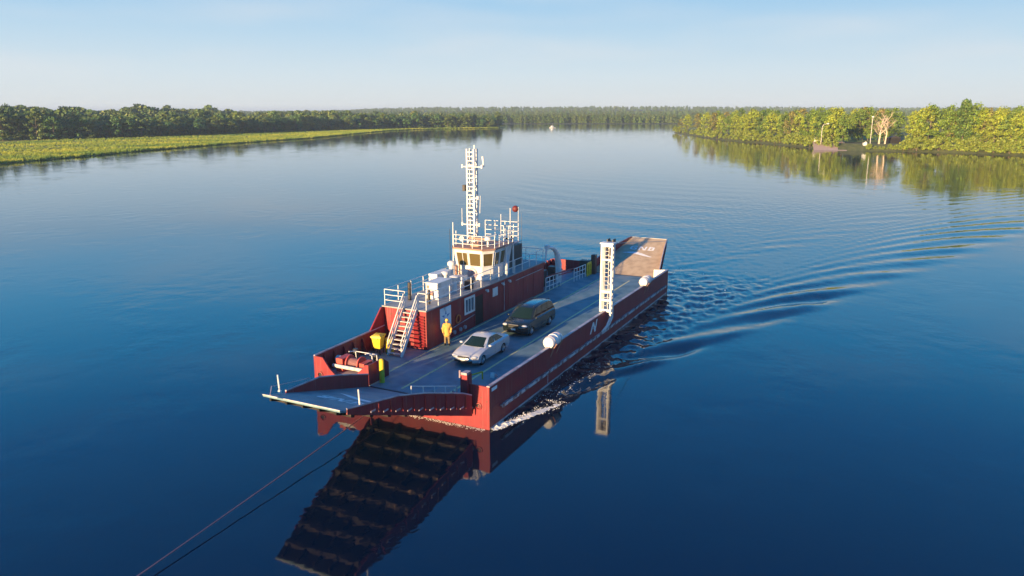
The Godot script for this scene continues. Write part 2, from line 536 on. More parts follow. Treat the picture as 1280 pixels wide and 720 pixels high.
func build_land():
	hills_noise.seed = 31; hills_noise.frequency = 0.0012; hills_noise.fractal_octaves = 3
	M.bank = tmat(noise_tex(41, 0.03, [[0.0, Color(0.035, 0.05, 0.014)], [0.5, Color(0.075, 0.095, 0.022)], [1.0, Color(0.14, 0.13, 0.05)]], 256, 5), 22.0, 0.95, true)
	M.marsh = tmat(noise_tex(42, 0.02, [[0.0, Color(0.09, 0.12, 0.018)], [0.4, Color(0.16, 0.19, 0.028)], [0.65, Color(0.20, 0.21, 0.035)], [1.0, Color(0.27, 0.21, 0.06)]], 256, 5), 60.0, 0.95, true)
	M.wood_floor = tmat(noise_tex(43, 0.03, [[0.0, Color(0.02, 0.035, 0.010)], [0.5, Color(0.04, 0.062, 0.016)], [1.0, Color(0.07, 0.085, 0.025)]], 256, 5), 90.0, 0.95, true)
	M.gravel = tmat(noise_tex(44, 0.04, [[0.0, Color(0.34, 0.23, 0.17)], [0.5, Color(0.46, 0.32, 0.25)], [1.0, Color(0.52, 0.38, 0.30)]], 256, 5), 9.0, 0.95, true)
	M.mown = tmat(noise_tex(45, 0.03, [[0.0, Color(0.12, 0.19, 0.03)], [1.0, Color(0.19, 0.26, 0.05)]], 128, 5), 20.0, 0.95, true)
	# bank across the river with the landing
	var R = [Vector2(520, -205), Vector2(260, -255), Vector2(187, -283), Vector2(179, -299), Vector2(167, -311), Vector2(147, -317), Vector2(135, -324), Vector2(131, -353), Vector2(128, -387), Vector2(118, -442), Vector2(119, -510), Vector2(121, -589)]
	right_shore = wander(R, 9.0, 2.4, 3)
	var poly = right_shore.duplicate()
	for p in [Vector2(150, -640), Vector2(300, -700), Vector2(900, -760), Vector2(1500, -600), Vector2(1400, -100)]: poly.append(p)
	bank("landing_bank", poly, 2.4, 9.0, M.bank, "low grassy bank below the trees on both sides of the landing")
	# marshy bank
	var Lp = [Vector2(-150, -120), Vector2(-163, -205), Vector2(-159, -240), Vector2(-155, -278), Vector2(-150, -331), Vector2(-139, -397), Vector2(-119, -482), Vector2(-113, -549), Vector2(-110, -600), Vector2(-101, -655), Vector2(-82, -700), Vector2(-50, -722), Vector2(-16, -750), Vector2(-4, -778)]
	left_shore = wander(Lp, 11.0, 4.0, 6)
	poly = left_shore.duplicate()
	for p in [Vector2(-20, -830), Vector2(-120, -960), Vector2(-700, -1000), Vector2(-1500, -900), Vector2(-1500, -200), Vector2(-600, -90)]: poly.append(p)
	bank("marsh_bank", poly, 0.45, 3.0, M.marsh, "flat yellow green marsh running along the wooded shore")
	tree_edge = [Vector2(-420, -330), Vector2(-340, -380), Vector2(-274, -416), Vector2(-260, -428), Vector2(-232, -460), Vector2(-199, -522), Vector2(-155, -629), Vector2(-118, -672), Vector2(-88, -708), Vector2(-52, -729), Vector2(-18, -758), Vector2(-10, -790)]
	# the wooded hills beyond the river
	var b := MB.new()
	var xs = []; var zs = []
	for i in 61: xs.append(-4200.0 + 160.0 * i)
	for d in [-30, -14, 0, 12, 40, 90, 160, 260, 380, 520, 700, 900, 1150, 1450, 1800, 2200, 2800, 3600]: zs.append(-1010.0 - d)
	for i in xs.size() - 1:
		for j in zs.size() - 1:
			var c = []
			for k in [[i, j], [i + 1, j], [i + 1, j + 1], [i, j + 1]]:
				c.append(Vector3(xs[k[0]], hill_height(xs[k[0]], zs[k[1]]), zs[k[1]]))
			b.quad(c[0], c[1], c[2], c[3])
	tag(obj("hills", b, M.wood_floor, self, 40.0), "low wooded hills along the far shore of the river", "", "", "structure")
	# landing: gravel ramp into the water and the road behind it
	b = MB.new()
	var a0 = Vector3(127.0, -0.3, -326.0); var a1 = Vector3(138.5, -0.3, -320.0)
	var c0 = Vector3(134, 2.75, -346); var c1 = Vector3(146, 2.75, -341)
	var e0 = Vector3(152, 2.9, -400); var e1 = Vector3(166, 2.9, -396)
	for q in [[a0, a1, c1, c0], [c0, c1, e1, e0]]:
		b.quad(q[0], q[1], q[2], q[3])
	b.quad(a0 + Vector3(0, -0.5, 0), a1 + Vector3(0, -0.5, 0), a1, a0)
	tag(obj("landing_road", b, M.gravel, self), "reddish gravel landing ramp sloping into the river", "", "", "structure")
	b = MB.new()
	b.quad(Vector3(137, 2.7, -347), Vector3(172, 2.7, -345), Vector3(215, 2.7, -462), Vector3(150, 2.7, -462))
	tag(obj("mown_field", b, M.mown, self), "bright mown grass behind the landing ramp", "", "", "structure")

# ------------------------------------------------------------------ trees
class LeafMesh:
	var v := PackedVector3Array()
	var n := PackedVector3Array()
	var c := PackedColorArray()
	func leaf(at: Vector3, size: float, out: Vector3, tint: Color, r: RandomNumberGenerator):
		var d = (out + Vector3(r.randf_range(-1, 1), r.randf_range(-0.7, 1), r.randf_range(-1, 1)) * 0.8).normalized()
		var u = d.cross(Vector3(r.randf_range(-1, 1), r.randf_range(-1, 1), r.randf_range(-1, 1))).normalized()
		var w = d.cross(u)
		var a = at + u * size * 0.62
		var b = at + w * size * r.randf_range(0.3, 0.5)
		var e = at - u * size * 0.62
		var f = at - w * size * r.randf_range(0.3, 0.5)
		for q in [a, e, b, a, f, e]:
			v.append(q); n.append(d); c.append(tint)
	func mesh() -> ArrayMesh:
		var ar := []
		ar.resize(Mesh.ARRAY_MAX)
		ar[Mesh.ARRAY_VERTEX] = v; ar[Mesh.ARRAY_NORMAL] = n; ar[Mesh.ARRAY_COLOR] = c
		var am := ArrayMesh.new()
		am.add_surface_from_arrays(Mesh.PRIMITIVE_TRIANGLES, ar)
		return am

# crown of unit height 10: clumps of leaves round limbs
func crown_mesh(sd: int, height: float, width: float, low: float, clumps: int, per: int, leaf: float, base: Color, spread: float, top_pow := 0.75) -> ArrayMesh:
	var r := RandomNumberGenerator.new()
	r.seed = sd
	var lm := LeafMesh.new()
	for k in clumps:
		var f = pow(r.randf(), 0.9)
		var y = lerpf(low, height, f)
		var g = (y - low) / (height - low)
		var rad = width * 0.5 * pow(maxf(0.02, sin(PI * clampf(0.12 + 0.88 * g, 0, 1))), top_pow) * sqrt(r.randf_range(0.15, 1.0))
		var an = r.randf() * TAU
		var cen = Vector3(cos(an) * rad, y, sin(an) * rad)
		var cr = width * r.randf_range(0.12, 0.22)
		var tone = r.randf_range(0.72, 1.28)
		for i in per:
			var d = Vector3(r.randfn(), r.randfn() * 0.8, r.randfn()).normalized()
			var q = cen + d * cr * pow(r.randf(), 0.45) * Vector3(1, 0.75, 1)
			var v = tone * r.randf_range(0.75, 1.25)
			var hue = r.randf_range(-spread, spread)
			lm.leaf(q, leaf * r.randf_range(0.7, 1.35), d, Color(base.r * v * (1.0 + hue), base.g * v, base.b * v * (1.0 - hue)), r)
	return lm.mesh()

func trunk_mesh(sd: int, height: float, r0: float, limbs: int, reach: float, forks := 0) -> MB:
	var r := RandomNumberGenerator.new()
	r.seed = sd
	var b := MB.new()
	var p = Vector3(0, -0.4, 0)
	var segs = 5
	var pts = [p]
	for k in segs:
		p += Vector3(r.randf_range(-0.25, 0.25), height * 0.85 / segs, r.randf_range(-0.25, 0.25))
		pts.append(p)
	for k in segs:
		b.tube(pts[k], pts[k + 1], r0 * (1.0 - 0.17 * k), r0 * (1.0 - 0.17 * (k + 1)), 7, false)
	for k in limbs:
		var f = r.randf_range(0.3, 0.95)
		var i = clampi(int(f * segs), 0, segs - 1)
		var s = pts[i].lerp(pts[i + 1], f * segs - i)
		var an = r.randf() * TAU
		var d = Vector3(cos(an), r.randf_range(0.5, 1.4), sin(an)).normalized()
		var L = reach * r.randf_range(0.6, 1.1) * (1.15 - f * 0.6)
		var e = s + d * L * 0.5
		var e2 = e + (d + Vector3(0, 0.4, 0)).normalized() * L * 0.5
		b.tube(s, e, r0 * 0.34, r0 * 0.2, 5, false)
		b.tube(e, e2, r0 * 0.2, r0 * 0.05, 5, false)
		for j in forks:
			var dd = (d + Vector3(r.randf_range(-0.8, 0.8), r.randf_range(-0.1, 0.8), r.randf_range(-0.8, 0.8))).normalized()
			var q = s.lerp(e2, r.randf_range(0.35, 0.95))
			b.tube(q, q + dd * L * r.randf_range(0.25, 0.5), r0 * 0.10, r0 * 0.02, 4, false)
	return b

var protos := []

func leaf_material() -> StandardMaterial3D:
	var m := StandardMaterial3D.new()
	m.vertex_color_use_as_albedo = true
	m.roughness = 0.6
	m.backlight_enabled = true
	m.backlight = Color(0.45, 0.5, 0.25)
	m.cull_mode = BaseMaterial3D.CULL_DISABLED
	return m

func plant(kind: int, at: Vector3, scale_y: float, wide: float, label: String, group: String, category := "tree"):
	var o = copy(protos[kind].node, protos[kind].base)
	o.transform = Transform3D(Basis(Vector3.UP, rng.randf() * TAU).scaled(Vector3(wide, scale_y, wide)), at)
	tag(o, label, category, group)

func build_trees():
	M.leaf = leaf_material()
	M.bark = mat(0.16, 0.12, 0.085, 0.9)
	M.pale_bark = mat(0.56, 0.45, 0.35, 0.85)
	# kinds: 0 broad green, 1 yellow green, 2 tawny, 3 tall green, 4 shrub, 5 dark wood, 6 dark wood taller
	var defs = [
		["broad_tree", 16.0, 10.5, 2.0, 46, 46, 0.62, Color(0.125, 0.195, 0.018), 0.15, 0.6],
		["yellow_tree", 15.0, 9.0, 1.6, 42, 44, 0.60, Color(0.22, 0.27, 0.018), 0.14, 0.65],
		["tawny_tree", 15.0, 8.5, 2.0, 36, 40, 0.58, Color(0.18, 0.168, 0.035), 0.15, 0.65],
		["tall_tree", 21.0, 9.0, 3.0, 52, 44, 0.62, Color(0.085, 0.145, 0.020), 0.22, 0.7],
		["shrub", 4.2, 6.0, 0.1, 22, 34, 0.5, Color(0.17, 0.215, 0.02), 0.15, 0.5],
		["woodland_tree", 15.0, 10.0, 1.0, 40, 40, 0.8, Color(0.062, 0.138, 0.032), 0.22, 0.55],
		["woodland_tree", 18.0, 9.5, 1.0, 42, 40, 0.8, Color(0.100, 0.150, 0.024), 0.22, 0.6]]
	for k in defs.size():
		var d = defs[k]
		var root := Node3D.new()
		root.name = d[0] + "_source"
		var cr = crown_mesh(100 + k, d[1], d[2], d[3], d[4], d[5], d[6], d[7], d[8], d[9])
		if k == 4:
			obj("foliage", cr, M.leaf, root)
			var b := MB.new()
			for i in 5:
				var an = TAU * i / 5.0
				b.tube(Vector3(0, -0.3, 0), Vector3(cos(an) * 1.2, 2.6, sin(an) * 1.2), 0.07, 0.02, 5, false)
			obj("stem", b, M.bark, root)
		else:
			obj("crown", cr, M.leaf, root)
			obj("trunk", trunk_mesh(200 + k, d[1], 0.28, 8, d[2] * 0.5), M.bark, root, 50.0)
		protos.append({"node": root, "base": d[0], "h": d[1]})
	# ---- trees along the landing bank: u, top row, kind of the photograph's larger crowns
	var shore_dist = func(u): # a point on the shoreline seen at column u
		var best = right_shore[0]; var bd = 1e9
		for k in right_shore.size() - 1:
			for i in 6:
				var p = right_shore[k].lerp(right_shore[k + 1], i / 6.0)
				var uu = 640.0 + FOCAL * p.x / (-p.y * 0.974 + 3.6)
				if absf(uu - u) < bd:
					bd = absf(uu - u); best = p
		return best
	var inland = Vector2(0.80, -0.60)
	var row = [[842, 148, 2], [850, 142, 1], [859, 141, 2], [867, 139, 1], [876, 140, 2], [885, 142, 1], [894, 145, 0], [903, 142, 1], [912, 141, 1], [921, 140, 1], [930, 139, 1], [936, 136, 3], [944, 141, 0], [952, 139, 1], [960, 141, 1], [967, 139, 0], [976, 138, 2], [985, 140, 1], [993, 141, 0], [1001, 141, 1], [1009, 139, 3], [1017, 137, 0], [1026, 139, 1], [1034, 142, 0],
		[1122, 137, 1], [1131, 135, 1], [1141, 130, 1], [1149, 130, 0], [1158, 134, 0], [1166, 138, 2], [1174, 130, 0], [1184, 122, 3], [1193, 124, 3], [1203, 128, 0], [1211, 133, 1], [1220, 138, 2], [1228, 137, 1], [1237, 136, 1], [1246, 136, 0], [1254, 137, 1], [1263, 140, 1], [1272, 137, 0], [1282, 139, 1], [1294, 137, 0]]
	var names = {0: "mid green broad tree among the trees lining the landing bank", 1: "yellow green leaved tree on the landing bank", 2: "tawny brown leaved tree standing on the landing bank", 3: "tall dark green tree rising above its neighbours on the landing bank"}
	var grp = {0: "green trees on the landing bank", 1: "yellow green trees on the landing bank", 2: "tawny trees on the landing bank", 3: "tall trees on the landing bank"}
	for e in row:
		var p = shore_dist.call(float(e[0])) + inland * rng.randf_range(7.0, 12.0)
		var dist = -p.y * 0.974 + 3.6
		var base_row = 360.0 + FOCAL * tan(atan2(EYE - 2.2, -p.y) - deg_to_rad(PITCH))
		var h = clampf((base_row - e[1]) * dist / FOCAL * 0.92, 7.0, 25.0)
		plant(e[2], Vector3(p.x, 2.2, p.y), h / protos[e[2]].h, clampf(h / protos[e[2]].h, 0.75, 1.15) * rng.randf_range(0.85, 1.05), names[e[2]], grp[e[2]])
	# second and third rows behind them
	for k in 74:
		var u = rng.randf_range(842, 1300)
		if u > 1037 and u < 1112: continue
		var p = shore_dist.call(u) + inland * rng.randf_range(16.0, 55.0)
		var kd = [0, 0, 1, 1, 3, 2][rng.randi() % 6]
		var h = rng.randf_range(11.5, 15.5)
		plant(kd, Vector3(p.x, 2.2, p.y), h / protos[kd].h, h / protos[kd].h, "tree half hidden behind the front row on the landing bank", "trees behind the front row on the landing bank")
	# trees closing the field behind the landing
	for k in 16:
		var f = k / 15.0
		plant([0, 3, 1][k % 3], Vector3(lerpf(140, 235, f), 2.2, -470.0 - 18.0 * rng.randf()), rng.randf_range(0.45, 0.6), rng.randf_range(0.7, 1.0), "dark tree closing the mown field behind the landing", "trees behind the mown field")
	# shrubs at the water's edge
	for k in 84:
		var u = lerpf(838, 1290, k / 83.0) + rng.randf_range(-2, 2)
		if u > 1036 and u < 1076: continue
		var p = shore_dist.call(u) + inland * rng.randf_range(2.2, 4.5)
		var s = rng.randf_range(0.6, 1.25) * (0.42 if u > 1070 and u < 1118 else 1.0)
		plant(4, Vector3(p.x, 0.6, p.y), s, s * rng.randf_range(0.8, 1.1), "bushy yellow green shrub at the water's edge below the landing trees", "shrubs along the landing bank", "shrub")
	# the bare tree by the landing
	var bare = thing("bare_tree", "leafless pale tree with spreading forked limbs beside the landing", "tree")
	bare.position = Vector3(156, 2.2, -330)
	obj("trunk", trunk_mesh(301, 12.0, 0.42, 11, 7.0, 8), M.pale_bark, bare, 50.0)
	var second = trunk_mesh(305, 13.5, 0.36, 12, 7.0, 8)
	for k in second.p.size(): second.p[k] += Vector3(2.2, 0, 0.6)
	obj("trunk", second, M.pale_bark, bare, 50.0)
	obj("twigs", crown_mesh(330, 14.0, 11.0, 6.0, 26, 14, 0.35, Color(0.22, 0.15, 0.07), 0.1), M.leaf, bare)
	# ---- left shore wood: three rows of single trees along its edge
	var te = wander(tree_edge, 7.0, 2.0, 9)
	for rowk in 3:
		for k in te.size():
			if rowk > 0 and k % 2 == rowk % 2 and k < 14: continue
			var p = te[k] + Vector2(-0.72, -0.69) * (rowk * 9.0 + rng.randf_range(0.0, 5.0)) + Vector2(rng.randf_range(-2, 2), rng.randf_range(-2, 2))
			if p.x < -330: continue
			var near_end = clampf((p.x + 285.0) / 60.0, 0, 1)
			var h = lerpf(18.0, 11.6, near_end) * rng.randf_range(0.72, 1.05) * (1.16 if p.x > -100.0 else 1.0) * (1.0 + 0.45 * hills_noise.get_noise_2d(p.x * 14.0, p.y * 14.0))
			var kd = 5 + rng.randi() % 2
			plant(kd, Vector3(p.x, 0.4, p.y), h / protos[kd].h, rng.randf_range(0.85, 1.1), ["leafy tree on the edge of the wood facing the marsh", "tree in the second row of the wood behind the marsh", "tree crown deeper in the wood above the marsh"][rowk], ["trees on the edge of the marsh wood", "trees in the second row of the marsh wood", "trees in the third row of the marsh wood"][rowk])
	# the depth of that wood, as one mass
	mass("marsh_wood", "deep green wood stretching away behind the edge trees of the marsh", 1500, 8.5, func(r):
		var i = r.randi() % (te.size() - 1)
		var p = te[i] + Vector2(-0.72, -0.69) * r.randf_range(26.0, 330.0)
		return [Vector3(p.x + r.randf_range(-8, 8), 0.4, p.y), r.randf_range(0.62, 0.9) * (1.0 + 0.5 * hills_noise.get_noise_2d(p.x * 9.0, p.y * 9.0)) * lerpf(1.22, 1.0, smoothstep(-330.0, -230.0, p.x))], 15.0, Color(0.085, 0.14, 0.026), 61)
	# the far shore and the hills
	mass("far_wood", "hazy green forest covering the hills beyond the river", 9500, 0.0, func(r):
		var z: float
		if r.randf() < 0.2: z = -1014.0 - r.randf() * 30.0
		else: z = -1040.0 - 1900.0 * pow(r.randf(), 1.3)
		var x = r.randf_range(-0.62, 0.95) * (-z)
		return [Vector3(x, hill_height(x, z) - 0.5, z), r.randf_range(0.55, 0.8)], 13.0, Color(0.085, 0.14, 0.026), 62)
	# marsh grass
	grass()
	for p in protos: p.node.free()

func mass(called: String, label: String, count: int, _gap: float, where: Callable, h: float, base: Color, sd: int):
	var r := RandomNumberGenerator.new()
	r.seed = sd
	var mm := MultiMesh.new()
	mm.transform_format = MultiMesh.TRANSFORM_3D
	mm.use_colors = true
	mm.mesh = crown_mesh(sd, h, h * 0.75, 0.6, 26, 22, 1.5, base, 0.2, 0.55)
	mm.instance_count = count
	for k in count:
		var w = where.call(r)
		var s = w[1]
		mm.set_instance_transform(k, Transform3D(Basis(Vector3.UP, r.randf() * TAU).scaled(Vector3(s * r.randf_range(0.85, 1.2), s, s * r.randf_range(0.85, 1.2))), w[0]))
		var v = r.randf_range(0.7, 1.25)
		mm.set_instance_color(k, Color(v * r.randf_range(0.85, 1.25), v, v * 0.95))
	var o := MultiMeshInstance3D.new()
	o.name = called
	o.multimesh = mm
	o.material_override = M.leaf
	add_child(o)
	tag(o, label, "wood", "", "stuff")

func grass():
	var r := RandomNumberGenerator.new()
	r.seed = 91
	var lm := LeafMesh.new()
	for k in 26:
		var an = r.randf() * TAU
		var q = Vector3(cos(an), 0, sin(an)) * r.randf_range(0.0, 0.9)
		var tip = q + Vector3(r.randf_range(-0.3, 0.3), r.randf_range(0.6, 1.1), r.randf_range(-0.3, 0.3))
		var sd = Vector3(cos(an + 1.3), 0, sin(an + 1.3)) * 0.09
		var v = r.randf_range(0.75, 1.25)
		var c = Color(0.225 * v, 0.285 * v, 0.03 * v)
		for p in [q - sd, q + sd, tip]:
			lm.v.append(p); lm.n.append(Vector3(cos(an), 0.35, sin(an)).normalized()); lm.c.append(c)
	var mm := MultiMesh.new()
	mm.transform_format = MultiMesh.TRANSFORM_3D
	mm.use_colors = true
	mm.mesh = lm.mesh()
	var spots = []
	var nz := FastNoiseLite.new()
	nz.seed = 12; nz.frequency = 0.02
	for k in 26000:
		var i = r.randi() % (left_shore.size() - 1)
		var a = left_shore[i].lerp(left_shore[i + 1], r.randf())
		var dpt = pow(r.randf(), 1.6) * 120.0
		var p = a + Vector2(-0.95, -0.3) * (dpt + r.randf_range(-1.0, 2.0))
		if p.x > -12 or p.x < -420: continue
		spots.append([p, nz.get_noise_2d(p.x, p.y * 2.0)])
	mm.instance_count = spots.size()
	for k in spots.size():
		var p = spots[k][0]
		var s = r.randf_range(0.7, 1.3)
		mm.set_instance_transform(k, Transform3D(Basis(Vector3.UP, r.randf() * TAU).scaled(Vector3(s, s * 0.8, s)), Vector3(p.x, 0.25, p.y)))
		var v = 1.0 + 0.5 * spots[k][1]
		mm.set_instance_color(k, Color(v * (1.0 + 0.8 * spots[k][1]), v * (1.0 + 0.25 * spots[k][1]), v))
	var o := MultiMeshInstance3D.new()
	o.name = "marsh_grass"
	o.multimesh = mm
	o.material_override = M.leaf
	add_child(o)
	tag(o, "yellow green marsh grass along the flat shore", "grass", "", "stuff")

# ------------------------------------------------------------------ ferry
func railing(pts: Array, h: float, rails: int, gap: float, r := 0.028) -> MB:
	var b := MB.new()
	for k in pts.size() - 1:
		var a: Vector3 = pts[k]; var e: Vector3 = pts[k + 1]
		var cnt = maxi(1, int(round(a.distance_to(e) / gap)))
		for i in cnt + 1:
			if i == 0 and k > 0: continue
			var q = a.lerp(e, float(i) / cnt)
			b.tube(q, q + Vector3(0, h, 0), r * 1.15, r * 1.15, 5)
		for j in rails:
			var y = h * (j + 1.0) / rails
			b.tube(a + Vector3(0, y, 0), e + Vector3(0, y, 0), r, r, 5)
	return b

# a slab in ferry axes through four top corners (s,y,t), given thickness downwards
func slab(b: MB, q: Array, th: float):
	var d = Vector3(0, -th, 0)
	var c = []
	for p in q: c.append(V(p[0], p[1], p[2]))
	b.quad(c[0], c[1], c[2], c[3])
	b.quad(c[3] + d, c[2] + d, c[1] + d, c[0] + d)
	for k in 4:
		var a = c[k]; var e = c[(k + 1) % 4]
		b.quad(a + d, e + d, e, a)

# a ramp hung at s0; dir -1 = bow, +1 = stern
func ramp(ferry: Node3D, s0: float, dir: float, rise: float, length: float, called: String, label: String):
	var root := Node3D.new()
	root.name = called
	ferry.add_child(root)
	root.set_meta("label", label)
	var tA = 0.85; var tB = 7.5          # at the hinge
	var uA = 2.1 if dir < 0 else 2.6; var uB = 6.3           # at the tip
	var P = func(f, g, up): # f along (0 hinge, 1 tip), g across (0 port, 1 starboard)
		return V(s0 + dir * length * f, DECK - 0.02 + rise * f + up, lerpf(lerpf(tA, tB, g), lerpf(uA, uB, g), f))
	var b := MB.new()
	var th = -0.09
	var A = [P.call(0, 0, 0), P.call(0, 1, 0), P.call(1, 1, 0), P.call(1, 0, 0)]
	var D = [P.call(0, 0, th), P.call(0, 1, th), P.call(1, 1, th), P.call(1, 0, th)]
	b.quad(A[0], A[1], A[2], A[3])
	for k in 4: b.quad(A[k], A[(k + 1) % 4], D[(k + 1) % 4], D[k])
	obj("plate", b, M.deck if dir < 0 else M.sunlit_plate, root)
	b = MB.new()
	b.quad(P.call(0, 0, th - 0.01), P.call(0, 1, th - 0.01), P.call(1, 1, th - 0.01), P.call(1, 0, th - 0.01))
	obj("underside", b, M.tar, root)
	# deep cross beams and three long girders below
	for k in 8:
		var f = 0.06 + 0.122 * k
		var deep = lerpf(0.42, 0.22, f)
		b = MB.new()
		var w = 0.10 / length
		var q = []
		for e in [[f - w, 0.02, th], [f + w, 0.02, th], [f + w, 0.98, th], [f - w, 0.98, th]]:
			q.append(P.call(e[0], e[1], e[2]))
		var dn = Vector3(0, -deep, 0)
		for i in 4: b.quad(q[i] + dn, q[(i + 1) % 4] + dn, q[(i + 1) % 4], q[i])
		b.quad(q[0] + dn, q[1] + dn, q[2] + dn, q[3] + dn)
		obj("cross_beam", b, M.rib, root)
	for g in [0.08, 0.29, 0.5, 0.71, 0.92]:
		b = MB.new()
		var w = 0.012
		var dn0 = Vector3(0, -0.46, 0); var dn1 = Vector3(0, -0.16, 0)
		var q = [P.call(0.0, g - w, th), P.call(0.99, g - w, th), P.call(0.99, g + w, th), P.call(0.0, g + w, th)]
		b.quad(q[0] + dn0, q[1] + dn1, q[1], q[0]); b.quad(q[3], q[2], q[2] + dn1, q[3] + dn0)
		b.quad(q[0] + dn0, q[3] + dn0, q[2] + dn1, q[1] + dn1); b.quad(q[1], q[1] + dn1, q[2] + dn1, q[2])
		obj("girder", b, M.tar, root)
	# side walls with stiffeners
	for g in [0.0, 1.0]:
		var wall := MB.new()
		var prof = [[0.02, 0.62], [0.10, 0.72], [0.42, 0.74], [0.62, 0.62], [0.86, 0.22], [0.96, 0.05]] if g == 0.0 else [[0.0, 0.70], [0.30, 0.72], [0.52, 0.66], [0.82, 0.08]]
		if dir > 0: prof = [[0.0, 0.80], [0.3, 0.80], [0.6, 0.62], [0.98, 0.12]]
		var off = 0.06 if g == 0.0 else -0.06
		for k in prof.size() - 1:
			var f0 = prof[k][0]; var f1 = prof[k + 1][0]
			var a0 = P.call(f0, g, lerpf(-0.5, -0.16, f0)); var a1 = P.call(f1, g, lerpf(-0.5, -0.16, f1))
			var c0 = P.call(f0, g, prof[k][1]); var c1 = P.call(f1, g, prof[k + 1][1])
			var o1 = V(0, 0, -off * 0.5) ; var o2 = V(0, 0, off * 0.5)
			wall.quad(a0 + o1, a1 + o1, c1 + o1, c0 + o1); wall.quad(c0 + o2, c1 + o2, a1 + o2, a0 + o2)
			wall.quad(c0 + o1, c1 + o1, c1 + o2, c0 + o2); wall.quad(a0 + o2, a1 + o2, a1 + o1, a0 + o1)
			if k == 0: wall.quad(a0 + o1, c0 + o1, c0 + o2, a0 + o2)
			if k == prof.size() - 2: wall.quad(a1 + o2, c1 + o2, c1 + o1, a1 + o1)
		var wo = obj("side_wall", wall, M.red, root)
		var cap := MB.new()
		for k in prof.size() - 1:
			cap.tube(P.call(prof[k][0], g, prof[k][1] + 0.02), P.call(prof[k + 1][0], g, prof[k + 1][1] + 0.02), 0.045, 0.045, 6)
		obj("wall_cap", cap, M.cap, root)
		for k in (9 if g == 0.0 else 0):
			var f = 0.08 + 0.085 * k
			if f > 0.76: break
			var hh = 0.5
			for i in prof.size() - 1:
				if f >= prof[i][0] and f <= prof[i + 1][0]: hh = lerpf(prof[i][1], prof[i + 1][1], (f - prof[i][0]) / (prof[i + 1][0] - prof[i][0]))
			b = MB.new()
			var q = P.call(f, g, 0.0) + V(0, 0, -0.09 if g == 0.0 else -0.09)
			b.box(q + Vector3(0, hh * 0.5 - 0.08, -0.035), Vector3(0.05, hh, 0.05))
			obj("stiffener", b, M.red, root)
			b = MB.new()                       # scuffed lower bracket
			b.box(P.call(f + 0.04, g, -0.02) + V(0, 0, -0.075 if g == 0.0 else -0.075), Vector3(0.34, 0.07, 0.03))
			obj("bracket", b, M.cap, root)
	# edge strips and hinge
	b = MB.new()
	b.tube(P.call(1.0, 0.0, 0.0), P.call(1.0, 0.72, 0.0), 0.03, 0.03, 6)
	b.tube(P.call(1.0, 0.80, 0.0), P.call(1.0, 1.0, 0.0), 0.03, 0.03, 6)
	obj("tip_edge", b, M.worn_white, root)
	b = MB.new()
	b.tube(P.call(0.0, 0.0, -0.05), P.call(0.0, 1.0, -0.05), 0.09, 0.09, 10)
	obj("hinge", b, M.dark_steel, root, 50.0)
	# painted lettering, read from the deck
	var txt := TextMesh.new()
	txt.text = "GNB"
	var sf := SystemFont.new()
	sf.font_names = PackedStringArray(["Droid Sans"])
	sf.font_weight = 700
	sf.font_italic = true
	txt.font = sf
	txt.font_size = 64
	txt.pixel_size = 0.019
	txt.depth = 0.006
	var lo = obj("lettering", txt, M.mark, root)
	var up = (P.call(1, 0.5, 0) - P.call(0, 0.5, 0)).normalized()     # letters point up the ramp
	var across = V(0, 0, -1.0) * dir * 1.0
	var rt = Vector3(0, 0, dir) if dir > 0 else Vector3(0, 0, -1)
	rt = up.cross(Vector3.UP).normalized()
	var nrm = rt.cross(up).normalized()
	lo.transform = Transform3D(Basis(rt, up, nrm), P.call(0.70, 0.5, 0.0) + nrm * 0.012)
	b = MB.new()
	var sw = []
	for k in 9:
		var x = -1.5 + 0.375 * k
		sw.append([x, 0.25 * sin(k * 0.55) - 0.05 * k])
	for k in 8:
		var w0 = 0.05 + 0.20 * sin(PI * k / 8.0); var w1 = 0.05 + 0.20 * sin(PI * (k + 1) / 8.0)
		var o = P.call(0.56, 0.52, 0.0) + nrm * 0.012
		b.quad(o + rt * sw[k][0] + up * (sw[k][1] - w0), o + rt * sw[k + 1][0] + up * (sw[k + 1][1] - w1), o + rt * sw[k + 1][0] + up * (sw[k + 1][1] + w1), o + rt * sw[k][0] + up * (sw[k][1] + w0))
	obj("painted_swoosh", b, M.mark, root)
	if dir < 0:
		for e in [[0.91, 0.93], [0.865, 0.02]]:
			b = MB.new()
			var q = P.call(e[0], e[1], 0.0)
			b.box(q + Vector3(0, 0.1, 0), Vector3(0.12, 0.2, 0.12))
			b.tube(q + Vector3(0, 0.1, 0), q + Vector3(-0.06, 0.95, 0), 0.04, 0.03, 6)
			obj("marker_post", b, M.white, root)
		obj("handrail", railing([P.call(0.03, 0.13, 0.0), P.call(0.42, 0.13, 0.0)], 0.98, 2, 0.85, 0.026), M.white, root)
		b = MB.new()
		b.tube(P.call(1.0, 0.9, 0.05), P.call(0.93, 1.0, 0.35), 0.02, 0.02, 5)
		b.tube(P.call(0.93, 1.0, 0.35), P.call(0.60, 1.0, 0.66), 0.02, 0.02, 5)
		obj("stay", b, M.cap, root)
	else:
		b = MB.new()
		b.tube(P.call(0.92, 0.02, 0.1), V(18.15, 6.95, 0.1), 0.022, 0.022, 5)
		obj("hoist_wire", b, M.steel, root)

